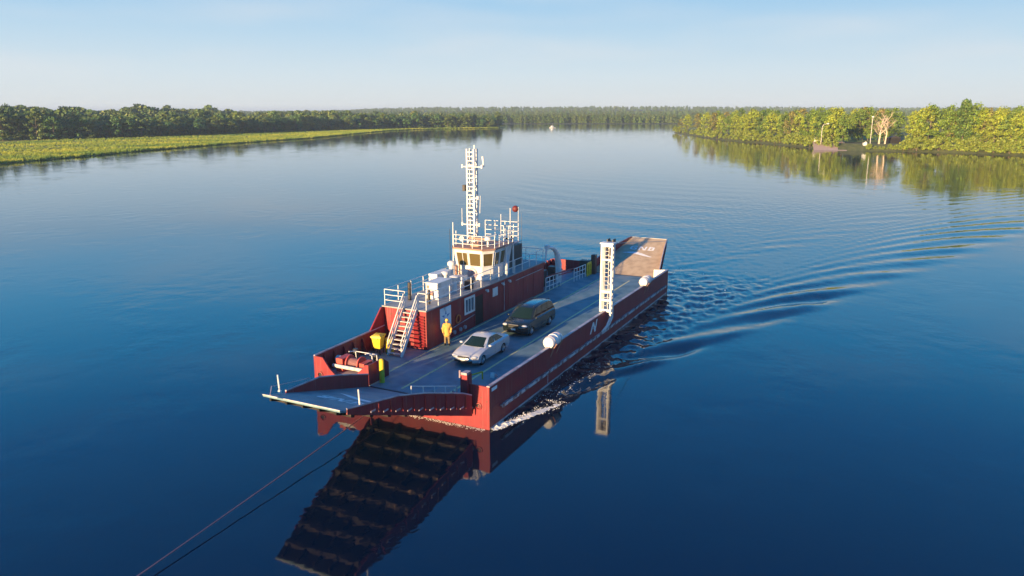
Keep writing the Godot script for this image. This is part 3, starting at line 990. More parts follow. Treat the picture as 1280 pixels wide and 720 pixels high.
func build_ferry():
	var F = thing("ferry", "dark red car ferry with white wheelhouse and raised ramps crossing the river", "ferry")
	F.transform = FT
	var b := MB.new()
	# hull
	b.prism(PackedVector2Array([Vector2(0, 1.15), Vector2(0.0, 0.0), Vector2(0.35, -0.9), Vector2(LEN - 0.6, -0.9), Vector2(LEN, 0.2), Vector2(LEN, 1.15)]), V(0, 0, 0), Vector3(1, 0, 0), Vector3(0, 1, 0), V(0, 0, WID))
	var hull = obj("hull", b, M.red, F)
	for t in [-0.07, WID + 0.07]:
		b = MB.new()
		b.prism(PackedVector2Array([Vector2(-0.08, -0.09), Vector2(0.08, -0.06), Vector2(0.08, 0.06), Vector2(-0.08, 0.09)]) if t < 0 else PackedVector2Array([Vector2(-0.08, -0.06), Vector2(0.08, -0.09), Vector2(0.08, 0.09), Vector2(-0.08, 0.06)]), V(1.2, 0.92, t), Vector3(0, 0, -1 if t < 0 else -1), Vector3(0, 1, 0), Vector3(LEN - 2.0, -0.12, 0))
		obj("rub_rail", b, M.rub, hull)
		b = MB.new()
		b.span(V(0.02, -0.02, t * 0.04 if t < 0 else WID + 0.004), V(LEN - 0.3, 0.11, 0.2 if t < 0 else WID - 0.2))
		obj("waterline_stripe", b, M.cap, hull)
	for k in 6:
		b = MB.new()
		b.box(V(7.4, 0.16 + 0.12 * k, -0.004), Vector3(0.07, 0.06, 0.012))
		obj("draught_mark", b, M.mark, hull)
	for h in [[0.62, 1.22], [10.95, 1.30]]:
		b = MB.new()
		b.lathe(V(0.05, h[1], h[0]), Vector3(-1, 0, 0), [Vector2(0, 0.19), Vector2(0.10, 0.19), Vector2(0.11, 0.14), Vector2(0.07, 0.13)], 14)
		obj("fairlead", b, M.red, hull, 40.0)
		b = MB.new()
		b.lathe(V(0.06, h[1], h[0]), Vector3(-1, 0, 0), [Vector2(0, 0.005), Vector2(0.055, 0.005), Vector2(0.058, 0.135)], 14)
		obj("fairlead_hole", b, M.black, hull)
	# deck with lane lines
	b = MB.new()
	b.span(V(0.01, 1.152, 0.01), V(LEN - 0.01, DECK, WID - 0.01))
	var deck = obj("deck", b, M.deck, F)
	for t in [7.9, 5.65, 2.95]:
		b = MB.new()
		b.span(V(0.4, DECK - 0.01, t - 0.07), V(LEN - 2.0, DECK + 0.004, t + 0.07))
		obj("lane_line", b, M.line, deck)
	# bulwarks
	var hb = func(s): return lerpf(2.34, 2.09, s / LEN)
	b = MB.new()
	b.prism(PackedVector2Array([Vector2(0.006, 1.14), Vector2(LEN - 0.006, 1.14), Vector2(LEN - 0.006, 2.09), Vector2(0.006, 2.34)]), V(0, 0, 0.006), Vector3(1, 0, 0), Vector3(0, 1, 0), V(0, 0, 0.11))
	var bw = obj("bulwark", b, M.red, F)
	b = MB.new()
	b.prism(PackedVector2Array([Vector2(-0.02, 2.342), Vector2(LEN + 0.02, 2.092), Vector2(LEN + 0.02, 2.142), Vector2(-0.02, 2.392)]), V(0, 0, -0.03), Vector3(1, 0, 0), Vector3(0, 1, 0), V(0, 0, 0.19))
	obj("cap_rail", b, M.cap, bw)
	b = MB.new()
	b.span(V(0.25, 2.02, -0.004), V(0.85, 2.20, 0.05))
	obj("name_plate", b, M.mark, bw)
	# painted emblem forward of the lifting tower: leaning strokes
	for e in [[14.55, 1.28, 15.05, 2.0, 0.10], [15.05, 2.0, 15.42, 1.25, 0.12], [15.42, 1.25, 15.75, 2.06, 0.10], [14.8, 1.55, 15.55, 1.62, 0.07]]:
		b = MB.new()
		b.prism(PackedVector2Array([Vector2(e[0] - e[4], e[1]), Vector2(e[0] + e[4], e[1]), Vector2(e[2] + e[4], e[3]), Vector2(e[2] - e[4], e[3])]), V(0, 0, -0.004), Vector3(1, 0, 0), Vector3(0, 1, 0), V(0, 0, 0.03))
		obj("painted_stroke", b, M.mark, bw)
	# starboard bulwark, forward and aft of the house
	for sp in [[0.006, 6.9], [24.8, LEN - 0.006]]:
		b = MB.new()
		b.prism(PackedVector2Array([Vector2(sp[0], 1.14), Vector2(sp[1], 1.14), Vector2(sp[1], 2.45 if sp[0] < 1 else 2.1), Vector2(sp[0], 2.36 if sp[0] < 1 else 2.2)]), V(0, 0, WID - 0.116), Vector3(1, 0, 0), Vector3(0, 1, 0), V(0, 0, 0.11))
		bw = obj("bulwark", b, M.red, F)
		b = MB.new()
		b.tube(V(sp[0], 2.38 if sp[0] < 1 else 2.22, WID - 0.06), V(sp[1], 2.47 if sp[0] < 1 else 2.12, WID - 0.06), 0.06, 0.06, 6)
		obj("cap_rail", b, M.cap, bw)
		var s = sp[0] + 0.7
		while s < sp[1]:
			b = MB.new()
			b.prism(PackedVector2Array([Vector2(0, 0), Vector2(0.4, 0), Vector2(0.08, 1.05), Vector2(0, 1.05)]), V(s, DECK, WID - 0.116), Vector3(0, 0, 1), Vector3(0, 1, 0), Vector3(0.05, 0, 0))
			obj("bulwark_bracket", b, M.red, bw)
			s += 0.9
	# sloping wing from bulwark up to the house top
	b = MB.new()
	b.prism(PackedVector2Array([Vector2(5.2, 2.42), Vector2(6.79, 2.42), Vector2(6.79, 3.72), Vector2(6.5, 3.72)]), V(0, 0, WID - 0.10), Vector3(1, 0, 0), Vector3(0, 1, 0), V(0, 0, 0.09))
	obj("wing_plate", b, M.red, F)
	# return plates at the corners of the bow and the stern
	b = MB.new()
	b.span(V(0.004, 1.14, 0.12), V(0.10, 2.33, 1.25))
	obj("bow_plate", b, M.red, F)
	b = MB.new()
	b.prism(PackedVector2Array([Vector2(0.12, 1.14), Vector2(1.3, 1.14), Vector2(1.3, 2.0), Vector2(0.12, 2.09)]), V(LEN - 0.09, 0, 0), V(0, 0, 1), Vector3(0, 1, 0), Vector3(0.08, 0, 0))
	obj("stern_plate", b, M.white, F)
	# front plate of the winch bay: high at the starboard corner, cut away, rising again to port
	b = MB.new()
	b.prism(PackedVector2Array([Vector2(7.55, 1.14), Vector2(WID - 0.12, 1.14), Vector2(WID - 0.12, 2.36), Vector2(10.75, 2.34), Vector2(10.3, 1.75), Vector2(9.9, 1.42), Vector2(8.75, 1.42), Vector2(7.95, 2.12), Vector2(7.75, 2.36), Vector2(7.55, 2.36)]), V(0.006, 0, 0), V(0, 0, 1), Vector3(0, 1, 0), Vector3(0.09, 0, 0))
	obj("winch_bay_front", b, M.red, F)
	b = MB.new()
	b.prism(PackedVector2Array([Vector2(0.10, 1.14), Vector2(1.9, 1.14), Vector2(1.9, 2.0), Vector2(1.4, 2.36), Vector2(0.10, 2.36)]), V(0, 0, 7.55), Vector3(1, 0, 0), Vector3(0, 1, 0), V(0, 0, 0.08))
	obj("winch_bay_side", b, M.red, F)
	winch(F)
	# ramp posts on the bow
	for e in [[0.05, 1.38, 2.95]]:
		b = MB.new()
		b.span(V(e[0] - 0.25, DECK, e[1] - 0.2), V(e[0] + 0.25, e[2] - 0.12, e[1] + 0.2))
		var po = obj("ramp_post", b, M.red, F)
		b = MB.new()
		b.span(V(e[0] - 0.22, e[2] - 0.12, e[1] - 0.17), V(e[0] + 0.22, e[2], e[1] + 0.17))
		b.tube(V(e[0] - 0.2, e[2] - 0.3, e[1] + 0.25), V(e[0] - 0.2, e[2] + 0.1, e[1] + 0.25), 0.05, 0.05, 6)
		obj("post_cap", b, M.cap, po)
		b = MB.new()
		b.tube(V(-0.2, 1.3, 1.75), V(-0.9, 2.2, 1.62), 0.05, 0.05, 6)
		b.tube(V(-0.2, 1.2, 1.8), V(-0.2, 2.2, 1.8), 0.035, 0.035, 6)
		obj("post_strut", b, M.cap, po)
	# yellow bollard post, low yellow rail, white wedge on deck
	b = MB.new()
	b.tube(V(0.75, DECK, 7.2), V(0.75, 2.5, 7.2), 0.15, 0.14, 12)
	b.blob(V(0.75, 2.5, 7.2), Vector3(0.14, 0.09, 0.14), 10, 6)
	obj("bollard_post", b, M.yellow, F, 50.0)
	b = MB.new()
	b.path([V(2.9, DECK, 2.72), V(2.9, 1.64, 2.72), V(3.7, 1.64, 2.42), V(3.7, DECK, 2.42)], 0.045)
	obj("low_rail", b, M.yellow, F)
	b = MB.new()
	b.prism(PackedVector2Array([Vector2(0, 0), Vector2(0.5, 0), Vector2(0.1, 0.3)]), V(4.1, DECK, 1.9), Vector3(1, 0, 0), Vector3(0, 1, 0), V(0, 0, 0.25))
	obj("wheel_chock", b, M.white, F)
	ramp(F, -0.12, -1.0, 2.82, 8.95, "bow_ramp", "raised bow ramp with blue grey plate and black ribbed underside")
	ramp(F, LEN + 0.12, 1.0, 2.15, 8.9, "stern_ramp", "raised stern ramp with steel plate coloured in the tan of sunlight")
	deckhouse(F)
	wheelhouse(F)
	mast(F)
	lifting_tower(F)
	stairway(F)
	house_top(F)
	aft_gear(F)

func winch(F: Node3D):
	var root := Node3D.new()
	root.name = "anchor_winch"
	F.add_child(root)
	var b := MB.new()
	b.span(V(0.5, DECK, 8.2), V(2.3, 1.36, 10.7))
	obj("bed", b, M.cap, root)
	b = MB.new()
	b.lathe(V(1.2, 1.85, 8.9), V(0, 0, 1), [Vector2(0, 0.02), Vector2(0, 0.46), Vector2(0.07, 0.46), Vector2(0.08, 0.24), Vector2(0.80, 0.24), Vector2(0.81, 0.46), Vector2(0.88, 0.46), Vector2(0.88, 0.02)], 18)
	obj("drum", b, mat(0.42, 0.06, 0.05, 0.5), root, 40.0)
	b = MB.new()
	for k in 9: b.lathe(V(1.2, 1.85, 9.0 + 0.08 * k), V(0, 0, 1), [Vector2(0, 0.25), Vector2(0.02, 0.30), Vector2(0.06, 0.30), Vector2(0.08, 0.25)], 14)
	obj("wound_cable", b, M.rope, root, 60.0)
	b = MB.new()
	b.span(V(0.75, 1.36, 9.95), V(1.7, 2.15, 10.4))
	b.span(V(0.8, 1.36, 8.45), V(1.6, 2.05, 8.8))
	obj("gear_case", b, mat(0.45, 0.07, 0.05, 0.5), root)
	b = MB.new()
	b.tube(V(1.3, 1.9, 10.4), V(1.3, 1.9, 10.75), 0.22, 0.22, 12)
	b.tube(V(0.6, 1.75, 8.2), V(0.6, 1.75, 10.5), 0.11, 0.11, 10)
	obj("motor", b, M.worn_white, root, 50.0)
	b = MB.new()
	for t in [8.3, 8.65, 9.8]:
		b.path([V(1.9, DECK, t), V(1.8, 2.35, t), V(1.2, 2.5, t)], 0.03)
	b.tube(V(1.8, 2.35, 8.3), V(1.8, 2.35, 9.8), 0.025)
	obj("guard_frame", b, M.white, root)
	b = MB.new()
	b.tube(V(2.3, 1.4, 10.2), V(2.3, 2.3, 10.2), 0.16, 0.16, 10)
	b.tube(V(2.5, 1.2, 8.9), V(2.5, 2.1, 8.9), 0.14, 0.14, 10)
	obj("capstan", b, M.dark_steel, root, 50.0)

func deckhouse(F: Node3D):
	var b := MB.new()
	var t0 = 8.1
	b.span(V(6.8, 1.19, t0), V(24.9, 3.72, WID - 0.02))
	var house = obj("deckhouse", b, M.red, F)
	b = MB.new()
	b.span(V(6.72, 3.722, t0 - 0.05), V(24.95, 3.80, WID + 0.03))
	obj("house_roof", b, M.greydeck, house)
	b = MB.new()
	b.span(V(6.70, 3.62, t0 - 0.07), V(24.97, 3.72, t0 - 0.004))
	obj("roof_edge", b, M.red, house)
	for k in 11: # louvre slats on the front
		b = MB.new()
		b.box(V(6.74, 1.45 + 0.19 * k, 8.62), Vector3(0.10, 0.12, 0.82), Basis(Vector3(0, 0, 1), 0.45))
		obj("louvre_slat", b, M.red, house)
	# doorway, standing open: a black slab painted for the dark inside
	b = MB.new()
	b.span(V(13.05, 1.25, t0 - 0.012), V(14.2, 3.32, t0 + 0.03))
	var door = obj("door", b, M.black, house)
	b = MB.new()
	for e in [[12.97, 13.05, 1.25, 3.40], [14.2, 14.28, 1.25, 3.40], [13.05, 14.2, 3.32, 3.40]]:
		b.span(V(e[0], e[2], t0 - 0.03), V(e[1], e[3], t0 - 0.004))
	obj("frame", b, M.red, door)
	# framed window
	b = MB.new()
	b.span(V(11.65, 2.45, t0 - 0.02), V(12.85, 3.45, t0 - 0.003))
	var win = obj("window", b, mat(0.10, 0.13, 0.16, 0.1), house)
	b = MB.new()
	for e in [[11.53, 11.68, 2.36, 3.55], [12.82, 12.97, 2.36, 3.55], [11.68, 12.82, 2.36, 2.5], [11.68, 12.82, 3.4, 3.55], [12.0, 12.06, 2.5, 3.4], [12.4, 12.46, 2.5, 3.4]]:
		b.span(V(e[0], e[2], t0 - 0.06), V(e[1], e[3], t0 - 0.021))
	obj("frame", b, M.white, win)
	# white sign board with blue emblem
	b = MB.new()
	b.span(V(8.4, 2.18, t0 - 0.04), V(9.75, 3.52, t0 - 0.003))
	var sg = obj("sign_board", b, mat(0.62, 0.70, 0.76, 0.5), house)
	b = MB.new()
	for k in 5:
		var a = TAU * k / 5.0 + 0.3
		var o = V(9.08, 2.86, t0 - 0.044)
		b.tri(o + Vector3(cos(a - 0.5) * 0.2, sin(a - 0.5) * 0.2, 0), o + Vector3(cos(a + 0.5) * 0.2, sin(a + 0.5) * 0.2, 0), o + Vector3(cos(a) * 0.55, sin(a) * 0.55, 0))
	obj("emblem", b, M.emblem, sg)
	b = MB.new()
	b.span(V(15.7, 2.75, t0 - 0.05), V(16.45, 3.38, t0 - 0.003))
	obj("notice_box", b, M.white, house)
	for s in [8.9, 14.7, 17.2, 18.3]:
		b = MB.new()
		b.box(V(s, 3.48, t0 - 0.10), Vector3(0.16, 0.10, 0.2))
		b.blob(V(s, 3.40, t0 - 0.16), Vector3(0.10, 0.07, 0.10), 8, 5)
		obj("wall_lamp", b, M.white, house, 50.0)
	# life ring, pipe runs, lower fittings
	b = MB.new()
	for k in 14:
		var a0 = TAU * k / 14.0; var a1 = TAU * (k + 1) / 14.0
		b.tube(V(10.6 + 0.27 * cos(a0), 2.35 + 0.27 * sin(a0), t0 - 0.08), V(10.6 + 0.27 * cos(a1), 2.35 + 0.27 * sin(a1), t0 - 0.08), 0.06, 0.06, 6, false)
	obj("life_ring", b, M.orange, house, 70.0)
	b = MB.new()
	b.path([V(10.0, 1.9, t0 - 0.05), V(12.9, 2.1, t0 - 0.05)], 0.03)
	b.path([V(19.5, 3.25, t0 - 0.05), V(24.5, 3.25, t0 - 0.05)], 0.03)
	b.path([V(17.5, 1.3, t0 - 0.05), V(17.5, 3.6, t0 - 0.05)], 0.03)
	obj("pipe_run", b, M.cap, house)
	for s in [10.1, 10.9, 11.5]:
		b = MB.new()
		b.lathe(V(s, 1.55, t0 - 0.02), V(0, 0, -1), [Vector2(0, 0.14), Vector2(0.12, 0.14), Vector2(0.14, 0.02)], 12)
		obj("hose_coupling", b, M.cap, house, 50.0)
	b = MB.new()
	b.span(V(18.2, 1.32, t0 - 0.03), V(19.15, 3.25, t0 - 0.003))
	obj("closed_door", b, M.red, house)
	# vertical plate seams
	for s in [9.9, 15.3, 17.75, 20.9, 22.8]:
		b = MB.new()
		b.box(V(s, 2.4, t0 - 0.006), Vector3(0.03, 2.4, 0.016))
		obj("plate_seam", b, M.red, house)

func wheelhouse(F: Node3D):
	var plan = [Vector2(16.0, 11.2), Vector2(16.0, 9.1), Vector2(16.75, 8.6), Vector2(19.4, 8.6), Vector2(19.4, 11.45), Vector2(16.5, 11.45)]
	var cen = Vector2(17.8, 10.0)
	var ring = func(grow, y):
		var o = []
		for p in plan:
			var d = (p - cen).normalized()
			var q = p + d * grow
			o.append(V(q.x, y, q.y))
		return o
	var wall := func(b: MB, a, c):
		for k in a.size(): b.quad(a[k], a[(k + 1) % a.size()], c[(k + 1) % a.size()], c[k])
	var r0 = ring.call(0.0, 3.78); var r1 = ring.call(0.02, 4.78); var r2 = ring.call(0.24, 5.93); var r3 = ring.call(0.28, 6.08)
	var b := MB.new()
	wall.call(b, r0, r1); wall.call(b, r1, r2); wall.call(b, r2, r3)
	var house = obj("wheelhouse", b, M.white, F)
	b = MB.new()
	var ra = ring.call(0.42, 6.08); var rb = ring.call(0.44, 6.20)
	wall.call(b, ra, rb)
	for k in range(1, 5):
		b.tri(rb[0], rb[k], rb[k + 1]); b.tri(ra[0], ra[k + 1], ra[k])
	obj("roof", b, M.roofdeck, house)
	# panes, leaning out with the upper wall, each in a raised frame
	var edges = [[0, 1, 0.06, 0.47], [0, 1, 0.53, 0.95], [1, 2, 0.08, 0.92], [2, 3, 0.04, 0.30], [2, 3, 0.36, 0.62], [5, 0, 0.1, 0.9], [4, 5, 0.1, 0.5]]
	for e in edges:
		var lo0 = r1[e[0]].lerp(r1[e[1]], e[2]); var lo1 = r1[e[0]].lerp(r1[e[1]], e[3])
		var hi0 = r2[e[0]].lerp(r2[e[1]], e[2]); var hi1 = r2[e[0]].lerp(r2[e[1]], e[3])
		var a = lo0.lerp(hi0, 0.06); var c = lo1.lerp(hi1, 0.06); var d = lo1.lerp(hi1, 0.93); var g = lo0.lerp(hi0, 0.93)
		var nn = (c - a).cross(g - a).normalized()
		var mid = (a + d) * 0.5 - V(cen.x, 5.3, cen.y)
		if nn.dot(mid) < 0: nn = -nn
		b = MB.new()
		b.quad(a + nn * 0.015, c + nn * 0.015, d + nn * 0.015, g + nn * 0.015)
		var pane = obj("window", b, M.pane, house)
		b = MB.new()
		for q in [[a, c], [c, d], [d, g], [g, a]]: b.tube(q[0] + nn * 0.02, q[1] + nn * 0.02, 0.035, 0.035, 5)
		if e[0] == 0 and e[2] < 0.2: b.tube(a.lerp(c, 0.55) + nn * 0.02, g.lerp(d, 0.55) + nn * 0.02, 0.03, 0.03, 5)
		obj("frame", b, M.white, pane)
	# side door and vertical posts on the near side
	b = MB.new()
	b.span(V(18.45, 3.85, 8.52), V(19.2, 5.75, 8.59))
	obj("door", b, mat(0.45, 0.55, 0.62, 0.5), house)
	for s in [18.3, 19.55]:
		b = MB.new()
		b.tube(V(s, 3.8, 8.32), V(s, 6.1, 8.32), 0.06, 0.06, 8)
		obj("roof_post", b, M.white, house, 50.0)
	b = MB.new()
	b.span(V(18.1, 6.09, 8.2), V(20.6, 6.16, 9.6))
	obj("bridge_wing", b, M.cap, house)
	# round vent on the front wall, cable duct
	b = MB.new()
	b.lathe(V(15.98, 4.3, 9.9), Vector3(-1, 0, 0), [Vector2(0, 0.40), Vector2(0.06, 0.40), Vector2(0.10, 0.34), Vector2(0.10, 0.01)], 18)
	obj("round_hatch", b, M.cap, house, 40.0)
	b = MB.new()
	b.tube(V(15.92, 3.8, 11.0), V(15.92, 4.9, 11.0), 0.05, 0.05, 6)
	b.tube(V(15.85, 3.8, 11.25), V(15.85, 4.8, 11.25), 0.08, 0.08, 6)
	obj("cable_duct", b, M.roofdeck, house)
	# roof rail, roof gear
	var rr = ring.call(0.30, 6.18)
	var pts = [rr[5], rr[0], rr[1], rr[2], rr[3]]
	obj("roof_railing", railing(pts, 0.95, 3, 0.75, 0.026), M.white, house)
	obj("roof_railing", railing([V(18.0, 6.18, 8.35), V(20.5, 6.18, 8.35), V(20.5, 6.18, 9.5), V(20.4, 6.18, 11.2)], 1.45, 4, 0.8, 0.028), M.white, house)
	b = MB.new()
	b.lathe(V(17.0, 6.18, 9.15), Vector3(0, 1, 0), [Vector2(0, 0.08), Vector2(0.45, 0.08), Vector2(0.46, 0.24), Vector2(0.62, 0.26), Vector2(0.78, 0.18), Vector2(0.84, 0.01)], 14)
	obj("dome_antenna", b, M.white, house, 50.0)
	b = MB.new()
	b.tube(V(16.4, 6.18, 10.95), V(16.4, 6.62, 10.95), 0.05, 0.05, 6)
	b.lathe(V(16.55, 6.75, 10.95), Vector3(-1, 0.1, 0), [Vector2(0, 0.02), Vector2(0.02, 0.16), Vector2(0.32, 0.20), Vector2(0.33, 0.01)], 14)
	obj("searchlight", b, M.worn_white, house, 50.0)
	b = MB.new()
	b.span(V(16.5, 6.2, 9.6), V(17.3, 6.42, 10.35))
	b.tube(V(16.9, 6.4, 9.95), V(16.9, 6.7, 9.95), 0.05)
	b.span(V(16.84, 6.7, 9.2), V(16.98, 6.82, 10.7))
	obj("radar", b, M.roofdeck, house)

func mast(F: Node3D):
	var root := Node3D.new()
	root.name = "lattice_mast"
	F.add_child(root)
	var s0 = 17.3; var tc = 10.72; var hw = 0.29; var dp = 0.46
	var y0 = 6.2; var y1 = 13.3
	for e in [[0.0, -hw], [0.0, hw], [dp, -hw], [dp, hw]]:
		var b := MB.new()
		b.span(V(s0 + e[0] - 0.055, y0, tc + e[1] - 0.055), V(s0 + e[0] + 0.055, y1, tc + e[1] + 0.055))
		obj("upright", b, M.white, root)
	var rg := MB.new()
	rg.box(Vector3.ZERO, Vector3(0.05, 0.07, hw * 2 - 0.11))
	var rm = rg.mesh()
	var y = y0 + 0.25
	while y < y1:
		var o = obj("rung", rm, M.white, root)
		o.position = V(s0 - 0.02, y, tc)
		y += 0.315
	y = y0 + 0.5
	var flip = false
	while y < y1 - 0.6:   # bracing on the other faces
		var b := MB.new()
		for sg in [-1.0, 1.0]:
			b.tube(V(s0 + (0.0 if flip else dp), y, tc + sg * hw), V(s0 + (dp if flip else 0.0), y + 0.9, tc + sg * hw), 0.035, 0.035, 5)
		b.tube(V(s0 + dp, y, tc - hw), V(s0 + dp, y + 0.9, tc + hw), 0.035, 0.035, 5)
		b.tube(V(s0 + dp, y, tc - hw), V(s0 + dp, y, tc + hw), 0.03, 0.03, 5)
		obj("bracing", b, M.white, root)
		flip = not flip
		y += 0.9
	# lamp brackets
	for e in [[12.0, -0.95], [12.0, 0.7], [9.7, -0.6], [7.7, 0.75], [7.7, -0.7]]:
		var b := MB.new()
		b.tube(V(s0, e[0], tc), V(s0, e[0], tc + e[1]), 0.045, 0.045, 6)
		b.tube(V(s0, e[0] - 0.1, tc + e[1]), V(s0, e[0] + 0.16, tc + e[1]), 0.08, 0.08, 8)
		obj("lamp_bracket", b, M.white, root, 50.0)
	var b := MB.new()
	b.tube(V(s0 + 0.3, 12.0, tc - 0.95), V(s0 + 0.3, 12.75, tc - 0.85), 0.05, 0.09, 8)
	b.tube(V(s0 + 0.1, y1 - 0.1, tc - 0.28), V(s0 + 0.1, y1 + 0.28, tc - 0.28), 0.06, 0.05, 8)
	obj("horn", b, M.white, root, 50.0)
	b = MB.new()
	b.span(V(s0 - 0.1, 10.2, tc + 0.46), V(s0 + 0.15, 10.65, tc + 0.66))
	obj("camera_box", b, M.dark_steel, root)
	b = MB.new()
	b.tube(V(s0, 7.6, tc + 0.78), V(s0, 8.9, tc + 0.78), 0.025, 0.02, 5)
	b.tube(V(s0, 8.6, tc - 0.75), V(s0, 9.9, tc - 0.8), 0.025, 0.02, 5)
	obj("whip_antenna", b, M.white, root)

func lifting_tower(F: Node3D):
	var root := Node3D.new()
	root.name = "lifting_tower"
	F.add_child(root)
	var s0 = 17.45; var s1 = 17.9; var ta = -0.36; var tb = 0.38
	for e in [[s0, ta], [s0, tb], [s1, ta], [s1, tb]]:
		var b := MB.new()
		b.span(V(e[0] - 0.06, 2.16 if e[1] > 0 else 1.72, e[1] - 0.06), V(e[0] + 0.06, 7.0, e[1] + 0.06))
		obj("upright", b, M.white, root)
	var b := MB.new()
	for t in [-0.26, 0.28]: b.span(V(s1 - 0.03, 2.3, t - 0.05), V(s1 + 0.03, 6.9, t + 0.05))
	b.span(V(s0 + 0.15, 2.3, 0.14), V(s0 + 0.27, 6.9, 0.24))
	obj("cable_duct", b, M.white, root)
	b = MB.new()
	for k in 9: b.tube(V(s1, 2.4 + 0.5 * k, ta if k % 2 else tb), V(s1, 2.9 + 0.5 * k, tb if k % 2 else ta), 0.025, 0.025, 5)
	for k in 9: b.tube(V(s0 if k % 2 else s1, 2.4 + 0.5 * k, ta), V(s1 if k % 2 else s0, 2.9 + 0.5 * k, ta), 0.025, 0.025, 5)
	obj("bracing", b, M.white, root)
	for e in [[1.72, 1.92], [2.95, 3.1], [3.55, 3.72], [5.85, 5.98], [6.82, 7.02]]:
		b = MB.new()
		b.span(V(s0 - 0.05, e[0] + (0.44 if e[0] < 1.8 else 0.0), ta + 0.06), V(s0 + 0.05, e[1] + (0.44 if e[0] < 1.8 else 0.0), tb - 0.06))
		obj("cross_bar", b, M.white, root)
		b = MB.new()
		b.span(V(s0 + 0.06, e[0], ta - 0.05), V(s1 - 0.06, e[1], ta + 0.05))
		obj("cross_bar", b, M.white, root)
	for t in [-0.14, 0.18]:
		b = MB.new()
		b.tube(V(s0 + 0.02, 2.2, t), V(s0 + 0.02, 6.8, t), 0.03, 0.03, 6)
		obj("ladder_rail", b, M.worn_white, root)
	var rg := MB.new()
	rg.tube(V(0, 0, -0.16), V(0, 0, 0.16), 0.02, 0.02, 5)
	var rm = rg.mesh()
	for k in 15:
		var o = obj("rung", rm, M.worn_white, root)
		o.position = V(s0 + 0.02, 2.3 + 0.3 * k, 0.02)
	b = MB.new()
	b.span(V(s0 - 0.12, 7.02, ta - 0.12), V(s1 + 0.12, 7.10, tb + 0.12))
	obj("top_plate", b, M.white, root)
	b = MB.new()
	b.lathe(V(18.3, 6.8, -0.12), V(0, 0, 1), [Vector2(0, 0.02), Vector2(0, 0.36), Vector2(0.06, 0.36), Vector2(0.08, 0.28), Vector2(0.2, 0.28), Vector2(0.22, 0.36), Vector2(0.28, 0.36), Vector2(0.28, 0.02)], 18)
	obj("sheave", b, M.black, root, 40.0)
	b = MB.new()
	b.span(V(18.04, 6.5, -0.22), V(18.6, 7.25, -0.14)); b.span(V(18.04, 6.5, 0.18), V(18.6, 7.25, 0.26))
	obj("sheave_bracket", b, M.dark_steel, root)
	for e in [[17.4, 1.74, 16.4, 0.98], [17.95, 1.74, 16.95, 0.98]]:
		b = MB.new()
		b.tube(V(e[0], e[1], ta), V(e[2] + 0.45, 1.3, -0.32), 0.07, 0.07, 8)
		b.tube(V(e[2] + 0.45, 1.3, -0.32), V(e[2], e[3], -0.14), 0.07, 0.07, 8)
		obj("foot_strut", b, M.white, root, 50.0)

func stairway(F: Node3D):
	var root := Node3D.new()
	root.name = "stairway"
	F.add_child(root)
	var a = Vector2(4.9, DECK); var e = Vector2(6.75, 3.78)
	var ta = 8.75; var tb = 9.75
	for t in [ta, tb]:
		var b := MB.new()
		var d = (e - a).normalized()
		var nn = Vector2(-d.y, d.x) * 0.11
		b.prism(PackedVector2Array([a - nn, a + nn, e + nn, e - nn]), V(0, 0, t - 0.03), Vector3(1, 0, 0), Vector3(0, 1, 0), V(0, 0, 0.06))
		obj("stringer", b, M.white, root)
		b = MB.new()
		for h in [0.5, 0.95]:
			b.path([V(a.x, a.y + h, t), V(e.x, e.y + h, t)], 0.035)
		for f in [0.0, 0.33, 0.67, 1.0]:
			var q = a.lerp(e, f)
			b.tube(V(q.x, q.y, t), V(q.x, q.y + 0.97, t), 0.035, 0.035, 5)
		obj("handrail", b, M.white, root)
	for k in 10:
		var q = a.lerp(e, (k + 0.6) / 10.4)
		var b := MB.new()
		b.span(V(q.x - 0.12, q.y - 0.02, ta + 0.03), V(q.x + 0.12, q.y + 0.02, tb - 0.03))
		obj("tread", b, M.worn_white, root)

